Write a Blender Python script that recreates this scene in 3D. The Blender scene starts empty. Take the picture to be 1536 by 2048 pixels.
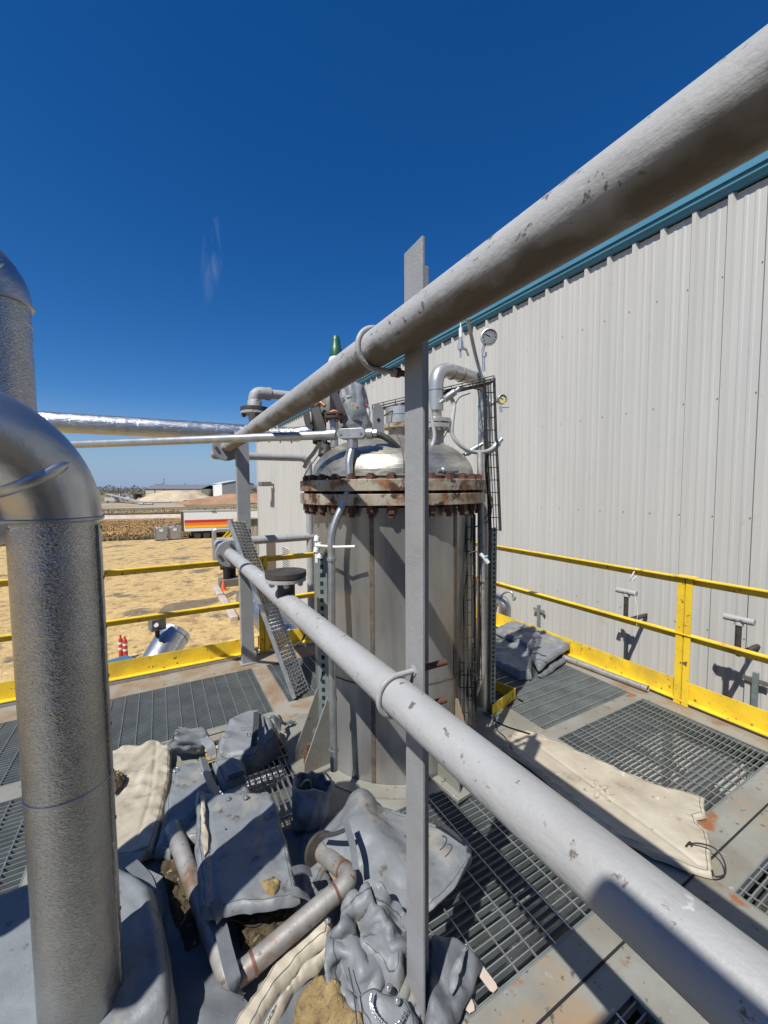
import bpy, bmesh, math, random
from math import sin, cos, pi, radians, atan2, sqrt, hypot
from mathutils import Vector, Matrix, noise, geometry
V = Vector
random.seed(7)
sc = bpy.context.scene
# ---------------------------------------------------------------- camera
F = 804.0; PT = radians(3.5); RO = radians(-0.4); YA = radians(29.2)
CAM = V((0, 0, 1.82))
fw = V((sin(YA)*cos(PT), cos(YA)*cos(PT), -sin(PT)))
r0 = V((cos(YA), -sin(YA), 0)); u0 = r0.cross(fw)
rt = r0*cos(RO)+u0*sin(RO); up = -r0*sin(RO)+u0*cos(RO)
cd = bpy.data.cameras.new('camera'); cam = bpy.data.objects.new('camera', cd)
sc.collection.objects.link(cam); sc.camera = cam
cd.sensor_fit = 'HORIZONTAL'; cd.sensor_width = 36; cd.lens = F*36/1536
cd.clip_start = 0.02; cd.clip_end = 6000
cam.matrix_world = Matrix((( rt.x, up.x, -fw.x, CAM.x), (rt.y, up.y, -fw.y, CAM.y), (rt.z, up.z, -fw.z, CAM.z), (0, 0, 0, 1)))
# pixel -> point helpers (survey of the photograph: a point on a known plane)
def ray(x, y): return fw+rt*((x-768)/F)-up*((y-1024)/F)
def PD(x, y, d): return CAM+ray(x, y)*d
def PZ(x, y, z=0.0): q = ray(x, y); return CAM+q*((z-CAM.z)/q.z)
def PX(x, y, X): q = ray(x, y); return CAM+q*(X/q.x)
def PY(x, y, Y): q = ray(x, y); return CAM+q*(Y/q.y)
# ---------------------------------------------------------------- light
SD = V((0.625, 0.33, -1.0)).normalized()
sl = bpy.data.lights.new('sun', 'SUN'); sl.energy = 5.0; sl.angle = radians(0.5); sl.color = (1, 0.965, 0.90)
so = bpy.data.objects.new('sun', sl); sc.collection.objects.link(so)
so.rotation_mode = 'QUATERNION'; so.rotation_quaternion = SD.to_track_quat('-Z', 'Y')
w = bpy.data.worlds.new('World'); sc.world = w; w.use_nodes = True
nt = w.node_tree; nt.nodes.clear()
def N(t, typ, **k):
    n = t.nodes.new(typ)
    for a, b in k.items():
        if a in n.inputs.keys() if isinstance(a, str) and a[0].isupper() else False: n.inputs[a].default_value = b
        else: setattr(n, a, b)
    return n
sky = N(nt, 'ShaderNodeTexSky', sky_type='NISHITA', sun_disc=False, sun_elevation=math.asin(-SD.z),
        sun_rotation=atan2(-SD.x, -SD.y), altitude=300, air_density=1.0, dust_density=0.2, ozone_density=3.0)
hs = N(nt, 'ShaderNodeHueSaturation'); hs.inputs['Saturation'].default_value = 1.36; hs.inputs['Value'].default_value = 1.0
gm = N(nt, 'ShaderNodeGamma'); gm.inputs['Gamma'].default_value = 1.0
bg = N(nt, 'ShaderNodeBackground'); bg.inputs['Strength'].default_value = 0.064
wo = N(nt, 'ShaderNodeOutputWorld')
L = nt.links.new
L(sky.outputs[0], gm.inputs[0]); L(gm.outputs[0], hs.inputs['Color'])
# a wisp of cirrus at a fixed direction in the sky
tc = N(nt, 'ShaderNodeTexCoord')
cdir = ray(428, 495).normalized(); cu = V((cdir.y, -cdir.x, 0)).normalized(); cv = cu.cross(cdir)
def dot(vec, off=0.0):
    n = N(nt, 'ShaderNodeVectorMath', operation='DOT_PRODUCT'); L(tc.outputs['Generated'], n.inputs[0]); n.inputs[1].default_value = vec
    return n.outputs['Value']
du, dv = dot(cu), dot(cv)
cb = N(nt, 'ShaderNodeCombineXYZ'); L(du, cb.inputs[0]); L(dv, cb.inputs[1])
mp = N(nt, 'ShaderNodeMapping'); mp.inputs['Scale'].default_value = (20, 6, 1); mp.inputs['Rotation'].default_value = (0, 0, radians(-24)); L(cb.outputs[0], mp.inputs[0])
nz = N(nt, 'ShaderNodeTexNoise'); nz.inputs['Scale'].default_value = 1.0; nz.inputs['Detail'].default_value = 9; nz.inputs['Distortion'].default_value = 0.8; L(mp.outputs[0], nz.inputs['Vector'])
rp = N(nt, 'ShaderNodeMapRange'); rp.inputs['From Min'].default_value = 0.46; rp.inputs['From Max'].default_value = .85; L(nz.outputs['Fac'], rp.inputs['Value'])
mp2 = N(nt, 'ShaderNodeMapping'); mp2.vector_type = 'TEXTURE'; mp2.inputs['Scale'].default_value = (0.022, 0.11, 1); mp2.inputs['Rotation'].default_value = (0, 0, radians(-10)); L(cb.outputs[0], mp2.inputs[0])
ln = N(nt, 'ShaderNodeVectorMath', operation='LENGTH'); L(mp2.outputs[0], ln.inputs[0])
fo = N(nt, 'ShaderNodeMapRange'); fo.inputs['From Min'].default_value = 1.0; fo.inputs['From Max'].default_value = 0.1; L(ln.outputs['Value'], fo.inputs['Value'])
dd = dot(cdir); gt = N(nt, 'ShaderNodeMath', operation='GREATER_THAN'); gt.inputs[1].default_value = 0.5; L(dd, gt.inputs[0])
m1 = N(nt, 'ShaderNodeMath', operation='MULTIPLY'); L(rp.outputs[0], m1.inputs[0]); L(fo.outputs[0], m1.inputs[1])
m2 = N(nt, 'ShaderNodeMath', operation='MULTIPLY'); L(m1.outputs[0], m2.inputs[0]); L(gt.outputs[0], m2.inputs[1])
mxs = N(nt, 'ShaderNodeMix', data_type='RGBA'); L(m2.outputs[0], mxs.inputs['Factor']); tn = N(nt, 'ShaderNodeMix', data_type='RGBA', blend_type='MULTIPLY'); tn.inputs['Factor'].default_value = 1; L(hs.outputs[0], tn.inputs[6]); tn.inputs[7].default_value = (0.86, 1.03, 1.28, 1)
L(tn.outputs[2], mxs.inputs[6]); mxs.inputs[7].default_value = (4.2, 5.4, 7.5, 1)
sx = N(nt, 'ShaderNodeSeparateXYZ'); L(tc.outputs['Generated'], sx.inputs[0])
hz = N(nt, 'ShaderNodeMapRange', interpolation_type='SMOOTHSTEP'); hz.inputs['From Min'].default_value = 0.22; hz.inputs['From Max'].default_value = -0.02; L(sx.outputs['Z'], hz.inputs['Value'])
hp = N(nt, 'ShaderNodeMath', operation='POWER'); hp.inputs[1].default_value = 1.3; L(hz.outputs[0], hp.inputs[0])
mh = N(nt, 'ShaderNodeMix', data_type='RGBA'); L(hp.outputs[0], mh.inputs['Factor']); L(mxs.outputs[2], mh.inputs[6]); mh.inputs[7].default_value = (3.6, 5.0, 7.2, 1)
L(mh.outputs[2], bg.inputs['Color']); L(bg.outputs[0], wo.inputs[0])
sc.view_settings.view_transform = 'Standard'; sc.view_settings.look = 'None'
sc.view_settings.exposure = 0.35; sc.view_settings.gamma = 1.0
sc.cycles.max_bounces = 6; sc.cycles.glossy_bounces = 4; sc.cycles.diffuse_bounces = 2

# ---------------------------------------------------------------- materials
def mat(name, base, c2=None, vs=3.0, v0=0.35, v1=0.65, spots=(), metal=0.0, rough=0.6, bump=(), spec=0.5, stretch=None, rvar=0.0, wave=None):
    """base colour, slow variation to c2, list of spots (colour, scale, threshold, softness, detail),
    bump: list of (kind, scale, distance_m)"""
    m = bpy.data.materials.new(name); m.use_nodes = True
    t = m.node_tree; b = t.nodes['Principled BSDF']; LL = t.links.new
    b.inputs['Metallic'].default_value = metal; b.inputs['Roughness'].default_value = rough
    b.inputs['Specular IOR Level'].default_value = spec
    co = N(t, 'ShaderNodeTexCoord').outputs['Object']
    if stretch:
        mpn = N(t, 'ShaderNodeMapping'); mpn.inputs['Scale'].default_value = stretch; LL(co, mpn.inputs[0]); cs = mpn.outputs[0]
    else: cs = co
    def noi(sc_, det=5, vec=None, rg=0.6):
        n = N(t, 'ShaderNodeTexNoise'); n.inputs['Scale'].default_value = sc_; n.inputs['Detail'].default_value = det
        n.inputs['Roughness'].default_value = rg; LL(vec or co, n.inputs['Vector']); return n.outputs['Fac']
    def rng(v, a, b_):
        n = N(t, 'ShaderNodeMapRange'); n.inputs['From Min'].default_value = a; n.inputs['From Max'].default_value = b_; LL(v, n.inputs['Value']); return n.outputs[0]
    col = None
    rgb = N(t, 'ShaderNodeRGB'); rgb.outputs[0].default_value = (*base, 1); col = rgb.outputs[0]
    def mix(fac, a, colour):
        n = N(t, 'ShaderNodeMix', data_type='RGBA'); LL(fac, n.inputs['Factor']); LL(a, n.inputs[6]); n.inputs[7].default_value = (*colour, 1); return n.outputs[2]
    if c2: col = mix(rng(noi(vs, 6, cs), v0, v1), col, c2)
    rt_ = None
    for s in spots:
        c, s_, th, sf = s[:4]; det = s[4] if len(s) > 4 else 5
        f = rng(noi(s_, det, cs if len(s) > 5 else co), th, th+sf)
        col = mix(f, col, c)
        if metal > 0.3 or rvar < 0: rt_ = f if rt_ is None else rt_
    LL(col, b.inputs['Base Color'])
    if rt_ is not None and metal > 0.3:
        q = N(t, 'ShaderNodeMapRange'); q.inputs['To Min'].default_value = metal; q.inputs['To Max'].default_value = 0.0; LL(rt_, q.inputs['Value']); LL(q.outputs[0], b.inputs['Metallic'])
    if rvar > 0:
        q = N(t, 'ShaderNodeMapRange'); q.inputs['To Min'].default_value = rough-rvar; q.inputs['To Max'].default_value = rough+rvar; LL(noi(12, 5, cs), q.inputs['Value']); LL(q.outputs[0], b.inputs['Roughness'])
    prev = None
    for k, s_, dist in bump:
        if k == 'noise': h = noi(s_, 6, cs)
        elif k == 'fine': h = noi(s_, 2, cs)
        elif k == 'iso': h = noi(s_, 4, co)
        elif k == 'ridge':
            d = N(t, 'ShaderNodeTexNoise', noise_type='RIDGED_MULTIFRACTAL'); d.inputs['Scale'].default_value = s_; d.inputs['Detail'].default_value = 3; d.inputs['Distortion'].default_value = .6; LL(cs, d.inputs['Vector']); h = d.outputs['Fac']
        elif k == 'worm':
            d = N(t, 'ShaderNodeTexNoise'); d.inputs['Scale'].default_value = s_; d.inputs['Detail'].default_value = 1.5; d.inputs['Distortion'].default_value = 1.5; LL(cs, d.inputs['Vector']); h = rng(d.outputs['Fac'], .35, .65)
        elif k == 'crack':
            d = N(t, 'ShaderNodeTexVoronoi', feature='DISTANCE_TO_EDGE'); d.inputs['Scale'].default_value = s_
            wv = N(t, 'ShaderNodeVectorMath', operation='ADD')
            nn = N(t, 'ShaderNodeTexNoise'); nn.inputs['Scale'].default_value = s_*1.5; LL(cs, nn.inputs['Vector'])
            ms = N(t, 'ShaderNodeVectorMath', operation='SCALE'); ms.inputs['Scale'].default_value = 0.35/s_*2; LL(nn.outputs['Color'], ms.inputs[0])
            LL(cs, wv.inputs[0]); LL(ms.outputs[0], wv.inputs[1]); LL(wv.outputs[0], d.inputs['Vector'])
            h = rng(d.outputs['Distance'], 0.0, 0.05)
        elif k == 'vor':
            d = N(t, 'ShaderNodeTexVoronoi', feature='SMOOTH_F1'); d.inputs['Scale'].default_value = s_; LL(cs, d.inputs['Vector']); h = d.outputs['Distance']
        elif k in 'xyz':
            wn = N(t, 'ShaderNodeTexWave', bands_direction=k.upper()); wn.inputs['Scale'].default_value = s_; wn.inputs['Distortion'].default_value = 0.5; LL(co, wn.inputs[0]); h = wn.outputs['Fac']
        bn = N(t, 'ShaderNodeBump'); bn.inputs['Distance'].default_value = dist; LL(h, bn.inputs['Height'])
        if prev: LL(prev, bn.inputs['Normal'])
        prev = bn.outputs[0]
    if prev: LL(prev, b.inputs['Normal'])
    return m
M = {}
RUST = (0.16, 0.055, 0.02)
M['paint_pipe'] = mat('grey_pipe_paint', (0.34, 0.345, 0.35), (0.27, 0.27, 0.265), 6, .35, .7, rough=0.55,
    spots=[((0.12, 0.105, 0.09), 26, .64, .04), ((0.45, 0.45, 0.44), 11, .66, .04), (RUST, 16, .735, .015)],
    bump=[('noise', 22, .0035), ('iso', 70, .0015), ('crack', 5, .0008)], stretch=(1, .35, 1))
M['paint_pipe_stained'] = mat('stained_grey_pipe_paint', (0.35, 0.35, 0.345), (0.28, 0.28, 0.27), 6, .35, .7, rough=0.55,
    spots=[((0.10, 0.085, 0.07), 30, .62, .04), ((0.42, 0.42, 0.41), 11, .64, .04), (RUST, 16, .72, .015)],
    bump=[('noise', 30, .003), ('iso', 90, .001), ('crack', 3, .0016)], stretch=(1, .3, 1))
def underside_grime_and_shade(m):
    # brown mould plus the underside's shade, both painted on by the downward-facing normal
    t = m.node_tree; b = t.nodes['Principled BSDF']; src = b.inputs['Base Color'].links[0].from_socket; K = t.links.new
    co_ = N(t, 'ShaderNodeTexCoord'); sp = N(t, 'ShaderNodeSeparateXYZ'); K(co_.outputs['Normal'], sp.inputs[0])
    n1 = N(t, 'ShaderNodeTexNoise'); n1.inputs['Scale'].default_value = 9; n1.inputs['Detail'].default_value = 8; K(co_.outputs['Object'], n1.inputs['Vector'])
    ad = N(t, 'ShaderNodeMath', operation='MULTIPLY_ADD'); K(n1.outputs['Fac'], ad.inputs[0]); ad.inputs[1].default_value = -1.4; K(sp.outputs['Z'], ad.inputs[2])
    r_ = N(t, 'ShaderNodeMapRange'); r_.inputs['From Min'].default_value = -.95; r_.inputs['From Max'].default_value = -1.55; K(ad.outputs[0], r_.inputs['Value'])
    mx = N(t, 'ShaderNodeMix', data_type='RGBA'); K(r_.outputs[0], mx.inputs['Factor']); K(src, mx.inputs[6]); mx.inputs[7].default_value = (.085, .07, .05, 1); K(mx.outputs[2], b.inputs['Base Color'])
underside_grime_and_shade(M['paint_pipe_stained'])
M['paint_post'] = mat('grey_post_paint', (0.27, 0.275, 0.28), (0.23, 0.23, 0.23), 5, rough=0.5,
    spots=[((0.13, 0.12, 0.11), 30, .71, .03)], bump=[('noise', 30, .002), ('iso', 120, .0006)])
M['alu_clad'] = mat('stucco_aluminium', (0.47, 0.47, 0.465), (0.40, 0.40, 0.395), 5, metal=1, rough=0.27, bump=[('worm', 110, .0008), ('iso', 9, .004)], stretch=(1, 1, 1.6))
M['alu_smooth'] = mat('smooth_aluminium', (0.52, 0.525, 0.53), (0.42, 0.43, 0.44), 6, metal=.93, rough=0.36, rvar=.07, bump=[('noise', 6, .006)])
M['alu_far'] = mat('weathered_aluminium', (0.55, 0.56, 0.57), (0.42, 0.43, 0.44), 9, metal=1, rough=0.36, bump=[('worm', 70, .0012), ('noise', 9, .004)])
M['galv'] = mat('galvanised_steel', (0.5, 0.51, 0.51), (0.37, 0.38, 0.38), 18, metal=.85, rough=0.42, rvar=.06, bump=[('noise', 25, .001)])
M['stain'] = mat('brushed_stainless', (0.38, 0.378, 0.36), (0.22, 0.215, 0.205), 3.2, metal=.6, rough=0.34, rvar=.08, stretch=(1, 1, .22),
    spots=[((0.2, .17, .14), 5, .7, .06, 6)], bump=[('noise', 5, .006)])
M['head'] = mat('polished_stainless', (0.58, 0.55, 0.46), (0.30, 0.28, 0.23), 5, metal=.8, rough=0.36, rvar=.1, stretch=(1, 1, 4), bump=[('noise', 4, .006), ('noise', 30, .0012)])
M['pipe_ss'] = mat('stainless_pipe', (0.62, 0.6, 0.54), (0.5, 0.48, 0.42), 6, metal=.62, rough=0.3, rvar=.06, bump=[('noise', 8, .003)])
M['pipe_old'] = mat('dirty_stainless', (0.40, 0.385, 0.36), (0.27, 0.255, 0.235), 9, metal=.5, rough=0.5, spots=[((0.12, 0.09, 0.065), 24, .60, .05, 10), ((0.22, 0.15, 0.10), 7, .56, .12, 10)], bump=[('noise', 25, .002)])
M['weld'] = mat('dark_weld', (0.09, 0.075, 0.06), (0.17, .13, .09), 30, metal=.3, rough=.6, bump=[('noise', 60, .002)])
M['flange_rust'] = mat('rusting_cream_flange', (0.35, 0.33, 0.27), (0.24, 0.19, 0.12), 9, rough=.6,
    spots=[((0.17, 0.08, 0.035), 9, .50, .10, 10), ((0.30, 0.12, 0.035), 14, .60, .06, 10), ((0.06, 0.026, 0.014), 11, .545, .06, 10)], stretch=(1, 1, .5), bump=[('noise', 30, .004)])
M['bolt_rust'] = mat('rusty_bolt', (0.06, 0.028, 0.02), (0.12, 0.05, 0.03), 30, rough=.8, bump=[('noise', 60, .003)])
M['bolt_zinc'] = mat('zinc_bolt', (0.45, 0.47, 0.49), (0.3, .3, .3), 40, metal=.8, rough=.4)
M['dark_flange'] = mat('dark_weathered_flange', (0.025, 0.022, 0.02), (0.06, 0.048, 0.04), 14, rough=.7, bump=[('noise', 40, .002)])
M['yellow'] = mat('yellow_rail_paint', (0.78, 0.54, 0.03), (0.68, 0.45, 0.025), 6, rough=.5,
    spots=[((0.12, 0.08, 0.04), 22, .63, .02, 10), ((.5, .33, .04), 3, .5, .25, 8), ((0.75, .55, .1), 14, .7, .03)], bump=[('noise', 30, .0015)])
M['deck'] = mat('galvanised_deck_plate', (0.225, 0.228, 0.205), (0.17, 0.16, 0.13), 3, rough=.55,
    spots=[((0.27, 0.19, 0.11), 1.9, .54, .12, 10), ((0.22, 0.09, 0.035), 3.3, .62, .06, 10), ((0.09, 0.075, 0.06), 22, .62, .04, 8), ((.34, .34, .31), 9, .62, .08, 8)], bump=[('noise', 40, .0015)])
M['beam_rust'] = mat('rusting_beam', (0.25, 0.215, 0.165), (0.20, 0.125, 0.07), 3.5, rough=.7,
    spots=[((0.24, 0.225, 0.19), 4, .47, .12, 10), ((0.13, 0.08, 0.05), 18, .62, .05, 8)], bump=[('noise', 40, .002)])
M['grate'] = mat('galvanised_grating', (0.20, 0.225, 0.225), (0.13, 0.15, 0.15), 5, metal=.25, rough=.5, spots=[((0.5, .52, .5), 60, .72, .03)])
M['strut'] = mat('green_grey_strut', (0.17, 0.22, 0.215), (0.25, .29, .28), 12, metal=.4, rough=.5)
M['hole'] = mat('dark_opening', (0.01, 0.01, 0.01), rough=.9)
M['black'] = mat('black_wire', (0.018, 0.018, 0.02), rough=.55)
M['rubber'] = mat('dark_cable', (0.035, 0.032, 0.03), rough=.6, bump=[('noise', 60, .001)])
M['grey_hose'] = mat('grey_conduit_hose', (0.42, 0.42, 0.41), (0.3, .3, .29), 20, rough=.5)
M['wall'] = mat('light_grey_cladding', (0.465, 0.46, 0.43), (0.42, 0.415, 0.39), 0.8, rough=.5, stretch=(1, 3, .3), spots=[((.36, .35, .31), 5, .62, .2, 8)])
M['blue_trim'] = mat('blue_trim', (0.075, 0.235, 0.33), (0.065, .2, .29), 1.5, rough=.4)
FABB = [('ridge', 4, .014), ('ridge', 11, .003), ('iso', 26, .003), ('iso', 160, .0006)]
M['fabric'] = mat('grey_silicone_cloth', (0.18, 0.195, 0.207), (0.14, 0.152, 0.162), 5, rough=.5, spec=.4,
    spots=[((0.25, 0.235, 0.205), 6, .54, .16, 10), ((0.09, 0.08, 0.065), 15, .61, .08, 10)], bump=FABB)
M['fabric_dark'] = mat('dark_grey_cloth', (0.10, 0.11, 0.125), (0.13, 0.14, .15), 6, rough=.55, spec=.4, bump=FABB)
M['beige'] = mat('beige_cloth', (0.42, 0.38, 0.30), (0.31, 0.275, 0.21), 4, rough=.6, spec=.35, spots=[((0.20, .165, .115), 5, .60, .10, 10), ((0.11, .09, .06), 24, .68, .04, 8), ((0.5, .46, .38), 11, .66, .06)], bump=FABB)
M['velcro'] = mat('black_velcro', (0.035, 0.035, 0.038), rough=.9)
M['stain_mark'] = mat('brown_star_stain', (0.17, 0.125, 0.075), (0.36, .3, .22), 30, .4, .6, rough=.8)
M['wool'] = mat('mineral_wool', (0.31, 0.225, 0.10), (0.15, 0.10, 0.045), 14, rough=1, spots=[((0.10, .07, .035), 30, .57, .08, 8), ((0.55, .45, .25), 22, .64, .05)], bump=[('noise', 40, .02)])
M['dirt'] = mat('brown_dirt', (0.10, 0.075, 0.04), (0.04, 0.03, 0.018), 18, rough=1, spots=[((0.3, .22, .11), 22, .62, .04)], bump=[('noise', 50, .02)])
M['slat'] = mat('pale_wood', (0.5, 0.42, 0.36), (0.43, .36, .3), 10, rough=.7)
M['green'] = mat('green_cap', (0.015, 0.10, 0.055), (0.012, .08, .045), 12, rough=.4)
M['white'] = mat('white_paint', (0.7, 0.7, 0.68), (0.6, .6, .58), 6, rough=.5)
M['red'] = mat('red_paint', (0.45, 0.03, 0.015), rough=.45)
M['orange'] = mat('orange_plastic', (0.7, 0.13, 0.03), rough=.5)
M['gauge_face'] = mat('gauge_face', (0.2, 0.205, 0.2), (0.14, .145, .14), 40, rough=.3)
M['yellow_face'] = mat('yellow_dial', (0.55, 0.48, 0.2), rough=.25)
M['chain'] = mat('steel_chain', (0.5, .5, .5), metal=.9, rough=.35)
M['box_grey'] = mat('grey_box_paint', (0.16, 0.155, 0.14), (0.1, .1, .09), 12, rough=.6)
M['bluep'] = mat('blue_panel', (0.05, 0.13, 0.2), rough=.5)
M['rustred'] = mat('red_oxide', (0.35, 0.07, 0.03), rough=.6)

# ---------------------------------------------------------------- mesh builder
class MB:
    def __init__(s): s.v = []; s.f = []; s.mi = []
    def add(s, vs, fs, mi=0):
        o = len(s.v); s.v += [V(a) for a in vs]
        for f in fs: s.f.append([o+i for i in f]); s.mi.append(mi)
        return s
    def box(s, c, d, R=None, mi=0):
        c = V(c); h = V(d)*.5; vs = []
        for k in range(8):
            p = V(((h.x if k & 1 else -h.x), (h.y if k & 2 else -h.y), (h.z if k & 4 else -h.z)))
            vs.append(c+(R @ p if R is not None else p))
        return s.add(vs, [(0, 2, 3, 1), (4, 5, 7, 6), (0, 1, 5, 4), (2, 6, 7, 3), (0, 4, 6, 2), (1, 3, 7, 5)], mi)
    def bb(s, a, b, mi=0):
        a, b = V(a), V(b); return s.box((a+b)/2, (abs(b.x-a.x), abs(b.y-a.y), abs(b.z-a.z)), None, mi)
    def bar(s, a, b, w_, h, mi=0, roll=None):
        a, b = V(a), V(b); d = b-a; z = d.normalized()
        x = (roll or V((0, 0, 1))).cross(z)
        if x.length < 1e-4: x = V((1, 0, 0)).cross(z)
        x.normalize(); y = z.cross(x)
        return s.box((a+b)/2, (w_, h, d.length), Matrix((x, y, z)).transposed(), mi)
    def tube(s, path, r, seg=16, closed=False, caps=True, mi=0):
        P = [V(p) for p in path]; n = len(P); rs = r if isinstance(r, (list, tuple)) else [r]*n
        T = []
        for i in range(n):
            a = P[(i-1) % n] if closed else P[max(i-1, 0)]; b = P[(i+1) % n] if closed else P[min(i+1, n-1)]
            T.append((b-a).normalized())
        nrm = V((0, 0, 1)).cross(T[0])
        if nrm.length < .05: nrm = V((1, 0, 0))
        nrm = (nrm-T[0]*nrm.dot(T[0])).normalized()
        vs = []
        for i in range(n):
            nrm = (nrm-T[i]*nrm.dot(T[i])).normalized(); bn = T[i].cross(nrm)
            for k in range(seg):
                a = 2*pi*k/seg; vs.append(P[i]+(nrm*cos(a)+bn*sin(a))*rs[i])
        fs = []
        for i in range(n if closed else n-1):
            j = (i+1) % n
            for k in range(seg):
                l = (k+1) % seg; fs.append((i*seg+k, i*seg+l, j*seg+l, j*seg+k))
        if caps and not closed:
            fs.append(tuple(range(seg-1, -1, -1))); fs.append(tuple((n-1)*seg+k for k in range(seg)))
        return s.add(vs, fs, mi)
    def cyl(s, a, b, r, seg=20, mi=0): return s.tube([a, b], r, seg, mi=mi)
    def lathe(s, prof, origin, axis=(0, 0, 1), seg=32, mi=0):
        o = V(origin); z = V(axis).normalized(); x = z.orthogonal().normalized()
        if abs(z.z) > .99: x = V((1, 0, 0))
        y = z.cross(x); vs = []; n = len(prof)
        for r, h in prof:
            for k in range(seg):
                a = 2*pi*k/seg; vs.append(o+z*h+(x*cos(a)+y*sin(a))*max(r, 1e-4))
        fs = [(i*seg+k, i*seg+(k+1) % seg, (i+1)*seg+(k+1) % seg, (i+1)*seg+k) for i in range(n-1) for k in range(seg)]
        return s.add(vs, fs, mi)
    def prism(s, poly, off, mi=0):
        n = len(poly); off = V(off); vs = [V(p) for p in poly]+[V(p)+off for p in poly]
        return s.add(vs, [tuple(range(n-1, -1, -1)), tuple(range(n, 2*n))]+[(i, (i+1) % n, n+(i+1) % n, n+i) for i in range(n)], mi)
    def hexn(s, a, b, r, mi=0): return s.tube([a, b], r, 6, mi=mi)
    def build(s, name, m, parent=None, origin=None, smooth=40, bevel=0):
        me = bpy.data.meshes.new(name)
        o = V(parent['_o']) if parent is not None else (V(origin) if origin is not None else V((0, 0, 0)))
        if parent is None and origin is None and s.v:
            xs = [v.x for v in s.v]; ys = [v.y for v in s.v]; o = V(((min(xs)+max(xs))/2, (min(ys)+max(ys))/2, min(v.z for v in s.v)))
        me.from_pydata([tuple(v-o) for v in s.v], [], s.f); me.update()
        bm = bmesh.new(); bm.from_mesh(me); bmesh.ops.recalc_face_normals(bm, faces=bm.faces[:]); bm.to_mesh(me); bm.free()
        ms = m if isinstance(m, (list, tuple)) else [m]
        for q in ms: me.materials.append(q)
        if len(ms) > 1:
            for p, i in zip(me.polygons, s.mi): p.material_index = i
        if smooth:
            me.shade_smooth(); me.set_sharp_from_angle(angle=radians(smooth))
        ob = bpy.data.objects.new(name, me); sc.collection.objects.link(ob)
        ob['_o'] = tuple(o)
        if parent is not None: ob.parent = parent
        else: ob.location = o
        if bevel:
            bv = ob.modifiers.new('bevel', 'BEVEL'); bv.width = bevel; bv.segments = 2; bv.limit_method = 'ANGLE'
        return ob
def split(b, name, m, parent, **k):
    """every connected shell of b becomes a part of its own"""
    par = list(range(len(b.v)))
    def f(i):
        while par[i] != i: par[i] = par[par[i]]; i = par[i]
        return i
    for fc in b.f:
        r_ = f(fc[0])
        for i in fc[1:]: par[f(i)] = r_
    gr = {}
    for fi, fc in enumerate(b.f): gr.setdefault(f(fc[0]), []).append(fi)
    out = []
    for fl in gr.values():
        q = MB(); mp_ = {}
        for fi in fl:
            for i in b.f[fi]:
                if i not in mp_: mp_[i] = len(q.v); q.v.append(b.v[i])
            q.f.append([mp_[i] for i in b.f[fi]]); q.mi.append(b.mi[fi])
        out.append(q.build(name, m, parent, **k))
    return out
def tag(o, label=None, cat=None, group=None, kind=None):
    if label: o['label'] = label
    if cat: o['category'] = cat
    if group: o['group'] = group
    if kind: o['kind'] = kind
    return o
def thing(name, loc, label, cat, group=None):
    o = bpy.data.objects.new(name, None); sc.collection.objects.link(o); o.location = V(loc); o['_o'] = tuple(V(loc))
    o.empty_display_size = .1
    return tag(o, label, cat, group)
def struct(name, mb, m, **k): return tag(mb.build(name, m, origin=(0, 0, 0), **k), kind='structure')
def arc(c, a, b, r, n=10):
    """quarter bend: from c+a*r to c+b*r around centre c"""
    a, b = V(a), V(b); return [V(c)+(a*cos(t)+b*sin(t))*r for t in [pi/2*i/n for i in range(n+1)]]
def route(pts, R, n=8):
    """polyline with rounded corners"""
    P = [V(p) for p in pts]; out = [P[0]]
    for i in range(1, len(P)-1):
        a = (P[i-1]-P[i]).normalized(); b = (P[i+1]-P[i]).normalized()
        ang = a.angle(b); rr = min(R/math.tan(ang/2) if ang > .01 else 0, (P[i-1]-P[i]).length*.49, (P[i+1]-P[i]).length*.49)
        p0, p1 = P[i]+a*rr, P[i]+b*rr
        for k in range(n+1):
            t = k/n; out.append(p0*(1-t)**2+P[i]*2*t*(1-t)+p1*t*t)
    out.append(P[-1]); return out
def spline(pts, n=8):
    P = [V(p) for p in pts]; P = [P[0]*2-P[1]]+P+[P[-1]*2-P[-2]]; out = []
    for i in range(1, len(P)-2):
        for k in range(n):
            t = k/n; a, b, c, d = P[i-1], P[i], P[i+1], P[i+2]
            out.append(.5*((2*b)+(c-a)*t+(2*a-5*b+4*c-d)*t*t+(3*b-a-3*c+d)*t**3))
    out.append(P[-2]); return out
def densify(P, step):
    out = [P[0]]
    for a, b in zip(P, P[1:]):
        n = max(1, int((b-a).length/step))
        out += [a+(b-a)*(i/n) for i in range(1, n+1)]
    return out

# ================================================================ SETTING
GZ = -6.0
# ground sheets
M['field'] = mat('dry_field', (0.20, 0.155, 0.075), (0.12, 0.11, 0.05), 0.035, rough=1, spots=[((0.27, 0.19, 0.09), .012, .55, .08, 8), ((0.30, 0.16, 0.09), .02, .62, .05, 8), ((0.07, .06, .035), .12, .6, .1, 8)])
M['sand'] = mat('yellow_sand', (0.52, 0.37, 0.16), (0.44, 0.30, 0.125), 0.5, rough=1,
    spots=[((0.28, 0.18, 0.08), 1.3, .51, .12, 12), ((0.11, 0.085, 0.05), 3.5, .61, .05, 12), ((0.15, 0.12, 0.075), .30, .57, .06, 12), ((0.62, .45, .22), 2.2, .58, .1, 8)], bump=[('noise', 2, .15), ('iso', 12, .04)])
M['ballast'] = mat('pale_ballast', (0.50, 0.42, 0.35), (0.36, .3, .24), .8, rough=1)
M['rail_iron'] = mat('rail_iron', (0.06, 0.045, 0.035), rough=.8)
g = MB(); S = 3000
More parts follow.
